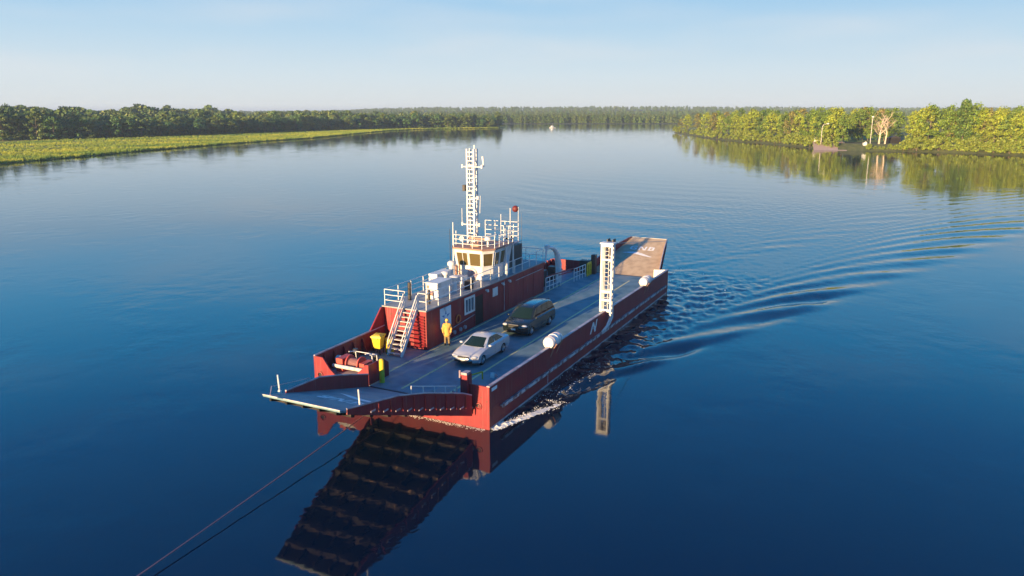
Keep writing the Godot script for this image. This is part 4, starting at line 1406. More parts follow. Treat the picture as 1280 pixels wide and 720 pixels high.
func house_top(F: Node3D):
	var y = 3.80
	obj("house_railing", railing([V(6.9, y, 8.75), V(6.9, y, 8.15), V(15.5, y, 8.15)], 1.05, 2, 1.45), M.white, F)
	obj("house_railing", railing([V(15.5, y, 8.15), V(24.8, y, 8.15), V(24.8, y, 11.3)], 1.05, 2, 1.4), M.white, F)
	obj("house_railing", railing([V(6.9, y, 9.75), V(6.9, y, 11.3), V(16.0, y, 11.3)], 1.05, 3, 1.5), M.white, F)
	obj("house_railing", railing([V(19.6, y, 11.3), V(24.8, y, 11.3)], 1.05, 2, 1.3), M.white, F)
	var b := MB.new()
	b.span(V(9.6, y, 9.0), V(11.3, 4.85, 9.9))
	var lk = obj("roof_locker", b, M.white, F)
	b = MB.new()
	b.span(V(9.54, 4.85, 8.94), V(11.36, 4.91, 9.96))
	obj("lid", b, M.white, lk)
	b = MB.new()
	b.span(V(9.57, 4.05, 9.3), V(9.60, 4.35, 9.6))
	b.span(V(9.57, 4.5, 9.65), V(9.60, 4.7, 9.8))
	obj("label_plate", b, M.roofdeck, lk)
	b = MB.new()
	b.tube(V(8.7, y, 10.6), V(8.7, 5.0, 10.6), 0.12, 0.12, 8)
	b.tube(V(8.4, y, 8.9), V(8.4, 4.7, 8.9), 0.10, 0.10, 8)
	obj("vent_pipe", b, M.dark_steel, F, 50.0)
	for e in [[12.3, 9.3, 1.1, 0.34], [12.9, 10.4, 1.2, 0.28], [14.6, 10.9, 1.6, 0.28]]:
		b = MB.new()
		b.lathe(V(e[0], y, e[1]), Vector3(0, 1, 0), [Vector2(0, e[3] * 0.6), Vector2(e[2] * 0.8, e[3] * 0.6), Vector2(e[2] * 0.8, e[3]), Vector2(e[2] * 0.93, e[3]), Vector2(e[2], e[3] * 0.5), Vector2(e[2], 0.01)], 14)
		obj("mushroom_vent", b, M.white, F, 40.0)
	b = MB.new()
	b.span(V(12.0, y, 10.5), V(13.9, 4.9, 11.2))
	b.span(V(14.4, y, 9.9), V(15.2, 4.3, 10.6))
	obj("roof_box", b, M.white, F)
	b = MB.new()
	b.span(V(13.0, y, 8.5), V(13.6, 4.4, 8.9))
	obj("roof_fitting", b, M.dark_steel, F, 50.0)
	# poles on the far side
	b = MB.new()
	b.tube(V(15.4, y, 11.45), V(15.4, 7.6, 11.45), 0.03, 0.02, 6)
	obj("dark_antenna", b, M.dark_steel, F)
	b = MB.new()
	b.tube(V(16.6, y, 11.9), V(16.6, 7.9, 11.9), 0.06, 0.03, 6)
	b.tube(V(17.05, y, 11.9), V(17.05, 7.2, 11.9), 0.04, 0.04, 6)
	for k in 11: b.tube(V(16.6, 4.0 + 0.3 * k, 11.9), V(17.05, 4.0 + 0.3 * k, 11.9), 0.022, 0.022, 5)
	b.tube(V(16.6, 6.0, 11.9), V(16.6, 6.0, 11.4), 0.04); b.tube(V(16.6, 3.9, 11.9), V(16.6, 3.9, 11.35), 0.04)
	obj("side_ladder", b, M.white, F)
	# signal poles with a dark ball on the wheelhouse wing
	b = MB.new()
	b.tube(V(20.4, 6.18, 9.0), V(20.4, 8.7, 9.0), 0.03, 0.03, 6)
	b.tube(V(19.6, 6.18, 9.4), V(19.6, 8.3, 9.4), 0.025, 0.025, 6)
	b.tube(V(20.5, 6.18, 8.35), V(20.5, 8.8, 8.35), 0.025, 0.02, 6)
	obj("signal_pole", b, M.white, F)
	b = MB.new()
	b.blob(V(20.5, 8.65, 8.6), Vector3(0.26, 0.26, 0.26), 14, 10)
	obj("signal_ball", b, mat(0.12, 0.015, 0.015, 0.6), F, 60.0)

func aft_gear(F: Node3D):
	var y = 3.80
	var b := MB.new()
	b.span(V(21.0, y, 9.4), V(23.4, 5.45, 10.6))
	var st = obj("exhaust_casing", b, mat(0.05, 0.055, 0.05, 0.6), F)
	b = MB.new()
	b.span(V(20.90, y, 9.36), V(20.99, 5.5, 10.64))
	obj("sunlit_front", b, mat(0.30, 0.26, 0.13, 0.6), st)  # sunlight painted: tan olive front against the shaded near black sides
	b = MB.new()
	for s in [21.6, 22.7]: b.tube(V(s, 5.45, 10.0), V(s + 0.15, 6.1, 10.0), 0.14, 0.14, 10)
	obj("exhaust_pipe", b, M.tar, st, 50.0)
	b = MB.new()
	b.tube(V(22.4, y, 9.0), V(22.4, 8.1, 9.0), 0.03, 0.015, 6)
	obj("whip_antenna", b, M.steel, F)
	# deck crane
	b = MB.new()
	b.tube(V(29.0, DECK, 8.5), V(29.0, 2.7, 8.5), 0.27, 0.27, 12)
	b.tube(V(29.0, 2.7, 8.5), V(28.6, 3.75, 8.5), 0.30, 0.24, 12)
	var pts = [V(28.6, 3.75, 8.5), V(28.1, 4.25, 8.5), V(27.5, 4.5, 8.5), V(26.9, 4.62, 8.5), V(26.3, 4.6, 8.5)]
	for k in 4: b.tube(pts[k], pts[k + 1], 0.22 - 0.03 * k, 0.19 - 0.03 * k, 10)
	b.tube(V(26.3, 4.6, 8.5), V(26.1, 3.4, 8.5), 0.09, 0.07, 8)
	b.box(V(26.4, 4.75, 8.5), Vector3(0.4, 0.3, 0.3))
	obj("deck_crane", b, M.white, F, 40.0)
	b = MB.new()
	b.span(V(28.9, DECK, 8.9), V(29.6, 2.5, 9.5)); b.span(V(26.4, DECK, 8.8), V(27.2, 2.6, 9.4))
	b.tube(V(25.8, DECK, 9.4), V(25.8, 3.6, 9.4), 0.14, 0.14, 8)
	obj("hydraulic_cabinet", b, M.dark_steel, F)
	# rails and gates round the open after deck
	obj("after_railing", railing([V(25.0, DECK, 7.95), V(27.6, DECK, 7.7)], 1.15, 3, 0.6, 0.035), M.white, F)
	b = MB.new()
	b.tube(V(25.0, 2.45, 7.97), V(29.8, 2.4, 7.3), 0.05, 0.05, 6)
	b.tube(V(27.3, 2.2, 7.75), V(29.4, 2.15, 7.4), 0.05, 0.05, 6)
	obj("red_rail", b, M.red, F)
	obj("after_railing", railing([V(29.6, DECK, 7.25), V(32.0, DECK, 7.1)], 1.15, 3, 0.62, 0.032), M.white, F)
	b = MB.new()
	for s in [32.2, 32.65, 33.1]: b.span(V(s, DECK, 6.95), V(s + 0.09, 2.45, 7.05))
	b.span(V(32.29, 2.3, 6.96), V(33.1, 2.45, 7.04)); b.span(V(32.29, 1.28, 6.96), V(33.1, 1.36, 7.04))
	obj("yellow_gate", b, M.yellow, F)
	b = MB.new()
	b.span(V(33.4, DECK, 6.7), V(33.9, 3.0, 7.1))
	b.span(V(33.3, DECK, 7.3), V(34.0, 2.4, 8.2))
	obj("ramp_post", b, M.dark_steel, F)
	# stern bulwark
	b = MB.new()
	b.span(V(LEN - 0.10, 1.14, 7.6), V(LEN - 0.006, 2.2, WID - 0.13))
	obj("stern_bulwark", b, M.red, F)

# ------------------------------------------------------------------ things on deck
# car with its nose at x = 0 and its tail at x = L; half width w
func car_body(outline: Array, w: float, L: float, plan_nose: float, plan_tail: float) -> MB:
	var b := MB.new()
	var fr = [-1.0, -0.94, -0.78, -0.4, 0.0, 0.4, 0.78, 0.94, 1.0]
	var low = [0.075, 0.03, 0.008, 0.0, -0.012, 0.0, 0.008, 0.03, 0.075]
	var rings = []
	for k in fr.size():
		var ring = []
		for p in outline:
			var x = p.x; var y = p.y
			if y > 0.45: y -= low[k] * clampf((p.y - 0.45) / 0.3, 0, 1)
			var a3 = pow(absf(fr[k]), 3.0)
			if p.x < 0.75: x += plan_nose * a3 * (1.0 - p.x / 0.75)
			if p.x > L - 0.6: x -= plan_tail * a3 * (1.0 - (L - p.x) / 0.6)
			var z = w * fr[k]
			if y < 0.35: z *= 0.975
			ring.append(Vector3(x, y, z))
		rings.append(ring)
	var n = outline.size()
	for k in fr.size() - 1:
		for i in n:
			var j = (i + 1) % n
			b.quad(rings[k][i], rings[k][j], rings[k + 1][j], rings[k + 1][i])
	var p2 := PackedVector2Array()
	for p in outline: p2.append(p)
	var ix = Geometry2D.triangulate_polygon(p2)
	for side in [0, fr.size() - 1]:
		for k in range(0, ix.size(), 3):
			var a = rings[side][ix[k]]; var c = rings[side][ix[k + 1]]; var d = rings[side][ix[k + 2]]
			var f = (c - a).cross(d - a)
			if (f.z > 0) == (side > 0): b.tri(a, c, d)
			else: b.tri(a, d, c)
	return b

func arch(cx: float, r: float, y: float) -> Array:
	var o = []
	for k in 9:
		var a = PI - PI * k / 8.0
		o.append(Vector2(cx - cos(a) * r * -1.0, y + sin(a) * r))
	return o

func build_car(called: String, label: String, category: String, paint: Material, L: float, w: float, wb: float, nose: float, top: Array, gh: Array, gw: Vector2, rails: bool) -> Node3D:
	var root = thing(called, label, category)
	var rad = 0.325 if not rails else 0.345
	var x0 = nose; var x1 = nose + wb
	# lower body outline, clockwise from the nose along the top, back along the sill with the arches
	var ol = []
	for p in top: ol.append(p)
	ol.append(Vector2(L - 0.06, 0.32)); ol.append(Vector2(L - 0.25, 0.24))
	for cx in [x1, x0]:
		for k in 9:
			var a = PI * k / 8.0
			ol.append(Vector2(cx + cos(a) * (rad + 0.05), 0.24 + sin(a) * (rad + 0.13)))
	ol.append(Vector2(0.22, 0.24)); ol.append(Vector2(0.05, 0.30))
	obj("body", car_body(ol, w, L, 0.30, 0.16), paint, root, 48.0)
	# greenhouse: gh = base front, roof front, roof mid, roof rear, base rear; gw = half width at the belt and at the roof
	var yb = minf(gh[0].y, gh[-1].y)
	var yt = 0.0
	for p in gh: yt = maxf(yt, p.y)
	var hw = func(y): return lerpf(gw.x, gw.y, clampf((y - yb) / (yt - yb), 0, 1))
	var b := MB.new()
	var fr = [-1.0, -0.88, -0.45, 0.0, 0.45, 0.88, 1.0]
	var crown = [-0.05, -0.012, 0.006, 0.016, 0.006, -0.012, -0.05]
	var rings = []
	for k in fr.size():
		var ring = []
		for p in gh:
			ring.append(Vector3(p.x + 0.10 * pow(absf(fr[k]), 2.0) * (1.0 if p.x < L * 0.5 else -0.6), p.y + crown[k] * clampf((p.y - yb) / 0.3, 0, 1), hw.call(p.y) * fr[k]))
		rings.append(ring)
	for k in fr.size() - 1:
		for i in gh.size() - 1:
			b.quad(rings[k][i], rings[k][i + 1], rings[k + 1][i + 1], rings[k + 1][i])
	for side in [0, fr.size() - 1]:
		for i in range(1, gh.size() - 1):
			if side > 0: b.tri(rings[side][0], rings[side][i + 1], rings[side][i])
			else: b.tri(rings[side][0], rings[side][i], rings[side][i + 1])
	obj("roof", b, paint, root, 40.0)
	# windscreen and rear window, bent with the body
	for e in [[0, 1, "windscreen"], [gh.size() - 1, gh.size() - 2, "rear_window"]]:
		b = MB.new()
		var e2 = 2 if e[0] == 0 else e[1] - 1
		for k in range(0, fr.size() - 1):
			for seg in [[e[0], e[1], 0.10, 1.0], [e[1], e2, 0.0, 0.88]]:
				var q = []
				for c in [[k, seg[2]], [k + 1, seg[2]], [k + 1, seg[3]], [k, seg[3]]]:
					var v = rings[c[0]][seg[0]].lerp(rings[c[0]][seg[1]], c[1])
					v.z *= 0.90
					q.append(v + Vector3(-0.012 if e[0] == 0 else 0.012, 0.012, 0))
				b.quad(q[0], q[1], q[2], q[3])
		obj(e[2], b, M.car_glass, root, 40.0)
	# side windows
	var cuts = [[0.10, 0.47], [0.51, 0.93]] if not rails else [[0.09, 0.36], [0.39, 0.65], [0.68, 0.96]]
	for sd in [-1.0, 1.0]:
		for c in cuts:
			b = MB.new()
			var q = []
			for g in [[c[0], 0.14], [c[1], 0.14], [c[1], 0.84], [c[0], 0.84]]:
				var y = lerpf(yb, yt, g[1])
				# front and rear slanted edges at that height
				var xa = gh[0].x; var xe = gh[-1].x
				for i in gh.size() - 1:
					var p = gh[i]; var r = gh[i + 1]
					if (p.y - y) * (r.y - y) <= 0.0 and absf(p.y - r.y) > 0.05:
						var xx = lerpf(p.x, r.x, (y - p.y) / (r.y - p.y))
						if r.y > p.y: xa = xx
						else: xe = xx
				q.append(Vector3(lerpf(xa + 0.10, xe - 0.06, g[0]), y, sd * (hw.call(y) + 0.008)))
			if sd > 0: b.quad(q[0], q[1], q[2], q[3])
			else: b.quad(q[3], q[2], q[1], q[0])
			obj("side_window", b, M.car_glass, root)
		# mirror and handles
		b = MB.new()
		b.blob(Vector3(gh[0].x + 0.38, gh[0].y + 0.10, sd * (w + 0.10)), Vector3(0.09, 0.075, 0.13), 8, 6)
		obj("mirror", b, paint, root, 60.0)
		for hx in [0.50, 0.74] if not rails else [0.46, 0.66]:
			b = MB.new()
			b.box(Vector3(L * hx, gh[0].y - 0.12, sd * (w + 0.004)), Vector3(0.2, 0.035, 0.03))
			obj("door_handle", b, paint, root)
			b = MB.new()
			b.box(Vector3(L * hx + 0.14, 0.60, sd * (w - 0.0015)), Vector3(0.012, 0.52, 0.008))
			obj("door_gap", b, M.black, root)
	# wheels
	for wx in [x0, x1]:
		for sd in [-1.0, 1.0]:
			b = MB.new()
			b.lathe(Vector3(wx, rad, sd * (w - 0.23)), Vector3(0, 0, sd), [Vector2(0, 0.05), Vector2(0, rad - 0.04), Vector2(0.03, rad), Vector2(0.17, rad), Vector2(0.205, rad - 0.03), Vector2(0.21, rad * 0.66)], 22)
			var ty = obj("wheel", b, M.tyre, root, 40.0)
			b = MB.new()
			b.lathe(Vector3(wx, rad, sd * (w - 0.23)), Vector3(0, 0, sd), [Vector2(0.20, rad * 0.67), Vector2(0.17, rad * 0.60), Vector2(0.16, rad * 0.2), Vector2(0.19, 0.01)], 18)
			for k in 5:
				var a = TAU * k / 5.0
				b.tube(Vector3(wx, rad, sd * (w - 0.04)), Vector3(wx + cos(a) * rad * 0.62, rad + sin(a) * rad * 0.62, sd * (w - 0.04)), 0.035, 0.03, 5)
			obj("rim", b, M.rim, ty, 40.0)
	# dark liner behind the wheels
	b = MB.new()
	b.box(Vector3(L * 0.5, 0.42, 0), Vector3(L - 0.7, 0.34, w * 2 - 0.52))
	obj("underbody", b, M.black, root)
	# front: lamps, grille, intake, plate
	var ny = 0.64 if not rails else 0.78
	for sd in [-1.0, 1.0]:
		b = MB.new()
		b.blob(Vector3(0.24, ny, sd * (w - 0.24)), Vector3(0.20, 0.085, 0.20), 10, 6)
		obj("headlight", b, M.lamp_glass, root, 60.0)
		b = MB.new()
		b.blob(Vector3(L - 0.12, ny + 0.16, sd * (w - 0.20)), Vector3(0.10, 0.11 if not rails else 0.2, 0.17), 10, 6)
		obj("tail_light", b, mat(0.35, 0.01, 0.01, 0.2), root, 60.0)
	b = MB.new()
	b.box(Vector3(0.045, ny - 0.02, 0), Vector3(0.10, 0.09 if not rails else 0.17, 0.72))
	obj("grille", b, M.black, root)
	b = MB.new()
	b.box(Vector3(0.05, 0.38, 0), Vector3(0.12, 0.11, 1.15))
	obj("air_intake", b, M.black, root)
	b = MB.new()
	b.box(Vector3(0.005, ny - 0.02 + (0.0 if not rails else 0.11), 0), Vector3(0.05, 0.02, 0.74))
	obj("grille_bar", b, M.steel, root)
	b = MB.new()
	b.box(Vector3(-0.015, 0.50 if not rails else 0.55, 0), Vector3(0.02, 0.11, 0.32))
	obj("number_plate", b, M.white, root)
	if rails:
		for sd in [-1.0, 1.0]:
			b = MB.new()
			b.path([Vector3(gh[1].x + 0.35, yt - 0.02, sd * (gw.y - 0.1)), Vector3(gh[1].x + 0.5, yt + 0.07, sd * (gw.y - 0.1)), Vector3(gh[-2].x - 0.4, yt + 0.07, sd * (gw.y - 0.1)), Vector3(gh[-2].x - 0.25, yt - 0.03, sd * (gw.y - 0.1))], 0.022)
			obj("roof_rail", b, M.dark_steel, root)
	return root

# ------------------------------------------------------------------ bodies from smooth joined bones
func bones_mesh(b: MB, bones: Array, cell: float, k: float):
	var lo = Vector3.INF; var hi = -Vector3.INF
	for q in bones:
		var m = maxf(q[2], q[3]) + 3.0 * k + cell * 2.0
		lo = lo.min(q[0] - Vector3.ONE * m).min(q[1] - Vector3.ONE * m)
		hi = hi.max(q[0] + Vector3.ONE * m).max(q[1] + Vector3.ONE * m)
	var n = Vector3i(((hi - lo) / cell).ceil()) + Vector3i.ONE
	var acc := PackedFloat32Array()
	acc.resize(n.x * n.y * n.z)
	for q in bones:
		var a: Vector3 = q[0]; var e: Vector3 = q[1]
		var m = maxf(q[2], q[3]) + 3.0 * k + cell
		var c0 = Vector3i(((a.min(e) - Vector3.ONE * m - lo) / cell).floor()).clamp(Vector3i.ZERO, n - Vector3i.ONE)
		var c1 = Vector3i(((a.max(e) + Vector3.ONE * m - lo) / cell).ceil()).clamp(Vector3i.ZERO, n - Vector3i.ONE)
		var ae = e - a
		var l2 = maxf(ae.length_squared(), 1e-9)
		for x in range(c0.x, c1.x + 1):
			for y in range(c0.y, c1.y + 1):
				for z in range(c0.z, c1.z + 1):
					var p = lo + Vector3(x, y, z) * cell
					var t = clampf((p - a).dot(ae) / l2, 0, 1)
					var d = p.distance_to(a + ae * t) - lerpf(q[2], q[3], t)
					if d < 3.0 * k: acc[(x * n.y + y) * n.z + z] += exp(-d / k)
	var val = func(x, y, z):
		return 1.0 - acc[(x * n.y + y) * n.z + z]   # negative inside
	var vid := {}
	for x in n.x - 1:
		for y in n.y - 1:
			for z in n.z - 1:
				var base = (x * n.y + y) * n.z + z
				var v0 = acc[base]
				var s0 = v0 > 1.0
				var mixed = false
				for c in range(1, 8):
					var i = base + ((c >> 2) & 1) * n.y * n.z + ((c >> 1) & 1) * n.z + (c & 1)
					if (acc[i] > 1.0) != s0: mixed = true; break
				if not mixed: continue
				var sum = Vector3.ZERO; var cnt = 0
				for ed in [[0, 4], [1, 5], [2, 6], [3, 7], [0, 2], [1, 3], [4, 6], [5, 7], [0, 1], [2, 3], [4, 5], [6, 7]]:
					var pa = Vector3((ed[0] >> 2) & 1, (ed[0] >> 1) & 1, ed[0] & 1)
					var pb = Vector3((ed[1] >> 2) & 1, (ed[1] >> 1) & 1, ed[1] & 1)
					var va = acc[base + int(pa.x) * n.y * n.z + int(pa.y) * n.z + int(pa.z)]
					var vb = acc[base + int(pb.x) * n.y * n.z + int(pb.y) * n.z + int(pb.z)]
					if (va > 1.0) != (vb > 1.0):
						va = -k * log(maxf(va, 1e-6)); vb = -k * log(maxf(vb, 1e-6))
						sum += pa.lerp(pb, clampf(va / (va - vb), 0, 1)); cnt += 1
				vid[base] = lo + (Vector3(x, y, z) + sum / cnt) * cell
	var X = n.y * n.z; var Y = n.z
	for base in vid:
		var inside = acc[base] > 1.0
		for ax in 3:
			var step = [X, Y, 1][ax]
			var o1 = [Y, 1, X][ax]; var o2 = [1, X, Y][ax]
			if base + step >= acc.size(): continue
			var far = acc[base + step] > 1.0
			if inside == far: continue
			if not (vid.has(base - o1) and vid.has(base - o2) and vid.has(base - o1 - o2)): continue
			var q = [vid[base], vid[base - o1], vid[base - o1 - o2], vid[base - o2]]
			if inside: b.quad(q[0], q[1], q[2], q[3])
			else: b.quad(q[3], q[2], q[1], q[0])

func hand_bones(wrist: Vector3, dir: Vector3, side: Vector3, palm: Vector3) -> Array:
	# dir towards the finger tips, side towards the thumb, palm the way the palm faces
	var o = []
	var c = wrist + dir * 0.05
	for k in 4:
		o.append([wrist + side * (0.018 - 0.012 * k), wrist + dir * 0.085 + side * (0.030 - 0.020 * k), 0.014, 0.012])
	var len = [0.066, 0.076, 0.070, 0.054]
	for k in 4:
		var p0 = wrist + dir * 0.088 + side * (0.033 - 0.022 * k)
		var p1 = p0 + (dir * 0.9 + palm * 0.30).normalized() * len[k] * 0.5
		var p2 = p1 + (dir * 0.55 + palm * 0.8).normalized() * len[k] * 0.5
		o.append([p0, p1, 0.0092, 0.0088]); o.append([p1, p2, 0.0088, 0.0075])
	var t0 = wrist + dir * 0.03 + side * 0.03
	var t1 = t0 + (side * 0.7 + dir * 0.7 + palm * 0.2).normalized() * 0.04
	o.append([t0, t1, 0.013, 0.011]); o.append([t1, t1 + (dir + palm * 0.4).normalized() * 0.03, 0.010, 0.008])
	return o

func build_person():
	var root = thing("person", "crew member in a long yellow coat and hard hat standing by the deckhouse wall", "person")
	# faces -x (towards the bow); y up; height 1.72
	var sk = []
	var F3 = func(x, y, z): return Vector3(x, y, z)
	# legs
	for sd in [-1.0, 1.0]:
		var hip = Vector3(0.0, 0.92, sd * 0.09); var knee = Vector3(-0.03, 0.50, sd * 0.11); var ank = Vector3(0.02, 0.09, sd * 0.12)
		sk.append([hip, knee, 0.085, 0.06]); sk.append([knee, ank, 0.058, 0.042])
		sk.append([ank + Vector3(0.03, -0.045, 0), ank + Vector3(-0.14, -0.055, sd * 0.02), 0.042, 0.034])
	sk.append([Vector3(0, 0.92, -0.06), Vector3(0, 0.92, 0.06), 0.115, 0.115])
	sk.append([Vector3(0, 0.95, 0), Vector3(-0.01, 1.22, 0), 0.125, 0.135])
	sk.append([Vector3(-0.01, 1.28, -0.09), Vector3(-0.01, 1.28, 0.09), 0.12, 0.12])
	sk.append([Vector3(0, 1.38, -0.15), Vector3(0, 1.38, 0.15), 0.07, 0.07])
	sk.append([Vector3(0, 1.38, 0), Vector3(-0.02, 1.52, 0), 0.056, 0.052])
	var body := MB.new()
	var hands = []
	var arms = []
	for sd in [-1.0, 1.0]:
		var sh = Vector3(0, 1.38, sd * 0.19); var el = Vector3(0.05, 1.10, sd * 0.27); var wr = Vector3(-0.10, 0.89, sd * 0.25)
		sk.append([sh, el, 0.052, 0.043]); sk.append([el, wr, 0.042, 0.030])
		arms.append([sh, el, wr])
		hands.append(hand_bones(wr, (wr - el).normalized(), Vector3(-0.8, 0.5, 0).normalized(), Vector3(0, 0, -sd)))
	bones_mesh(body, sk, 0.02, 0.018)
	for h in hands: bones_mesh(body, h, 0.006, 0.004)
	# head
	var hd = [[Vector3(-0.01, 1.60, 0), Vector3(0.01, 1.645, 0), 0.086, 0.094], [Vector3(-0.045, 1.545, 0), Vector3(-0.05, 1.56, 0), 0.05, 0.055],
		[Vector3(-0.098, 1.615, 0), Vector3(-0.118, 1.585, 0), 0.010, 0.015],
		[Vector3(0.01, 1.58, -0.090), Vector3(0.015, 1.615, -0.092), 0.014, 0.018], [Vector3(0.01, 1.58, 0.090), Vector3(0.015, 1.615, 0.092), 0.014, 0.018],
		[Vector3(-0.09, 1.553, -0.022), Vector3(-0.09, 1.553, 0.022), 0.012, 0.012], [Vector3(-0.078, 1.645, -0.045), Vector3(-0.078, 1.645, 0.045), 0.016, 0.016]]
	bones_mesh(body, hd, 0.012, 0.010)
	obj("body", body, mat(0.42, 0.25, 0.17, 0.6), root, 80.0)
	for sd in [-1.0, 1.0]:
		var e := MB.new()
		e.blob(Vector3(-0.092, 1.622, sd * 0.034), Vector3(0.012, 0.010, 0.014), 8, 6)
		obj("eye", e, M.black, root, 60.0)
	# coat
	var ct = []
	ct.append([Vector3(0, 0.74, -0.05), Vector3(0, 0.74, 0.05), 0.175, 0.175])
	ct.append([Vector3(0, 0.74, 0), Vector3(-0.01, 1.20, 0), 0.185, 0.17])
	ct.append([Vector3(-0.01, 1.28, -0.10), Vector3(-0.01, 1.28, 0.10), 0.145, 0.145])
	ct.append([Vector3(0, 1.39, -0.15), Vector3(0, 1.39, 0.15), 0.085, 0.085])
	ct.append([Vector3(0, 1.42, 0), Vector3(-0.01, 1.47, 0), 0.085, 0.078])
	for a in arms:
		ct.append([a[0], a[1], 0.082, 0.07]); ct.append([a[1], a[1].lerp(a[2], 0.92), 0.068, 0.058])
	var c := MB.new()
	bones_mesh(c, ct, 0.024, 0.02)
	obj("coat", c, mat(0.60, 0.32, 0.07, 0.75), root, 80.0)
	var tr = []
	for sd in [-1.0, 1.0]:
		var knee = Vector3(-0.03, 0.50, sd * 0.11)
		tr.append([Vector3(0.0, 0.80, sd * 0.09), knee, 0.105, 0.085]); tr.append([knee, Vector3(0.02, 0.14, sd * 0.12), 0.082, 0.072])
	c = MB.new()
	bones_mesh(c, tr, 0.024, 0.012)
	obj("trousers", c, mat(0.20, 0.14, 0.07, 0.8), root, 80.0)
	for sd in [-1.0, 1.0]:
		c = MB.new()
		bones_mesh(c, [[Vector3(0.05, 0.055, sd * 0.12), Vector3(-0.12, 0.045, sd * 0.14), 0.052, 0.044], [Vector3(0.03, 0.06, sd * 0.12), Vector3(0.02, 0.16, sd * 0.12), 0.05, 0.052]], 0.016, 0.012)
		obj("boot", c, M.black, root, 80.0)
	# hard hat
	c = MB.new()
	c.lathe(Vector3(0.005, 1.655, 0), Vector3(0, 1, 0), [Vector2(0.0, 0.135), Vector2(0.012, 0.133), Vector2(0.014, 0.112), Vector2(0.06, 0.105), Vector2(0.10, 0.08), Vector2(0.122, 0.04), Vector2(0.128, 0.002)], 18)
	c.blob(Vector3(-0.11, 1.66, 0), Vector3(0.06, 0.012, 0.07), 10, 6)
	obj("hard_hat", c, mat(0.66, 0.42, 0.08, 0.5), root, 50.0)
	aboard(root, 8.35, DECK + 0.002, 7.55, deg_to_rad(30.0))

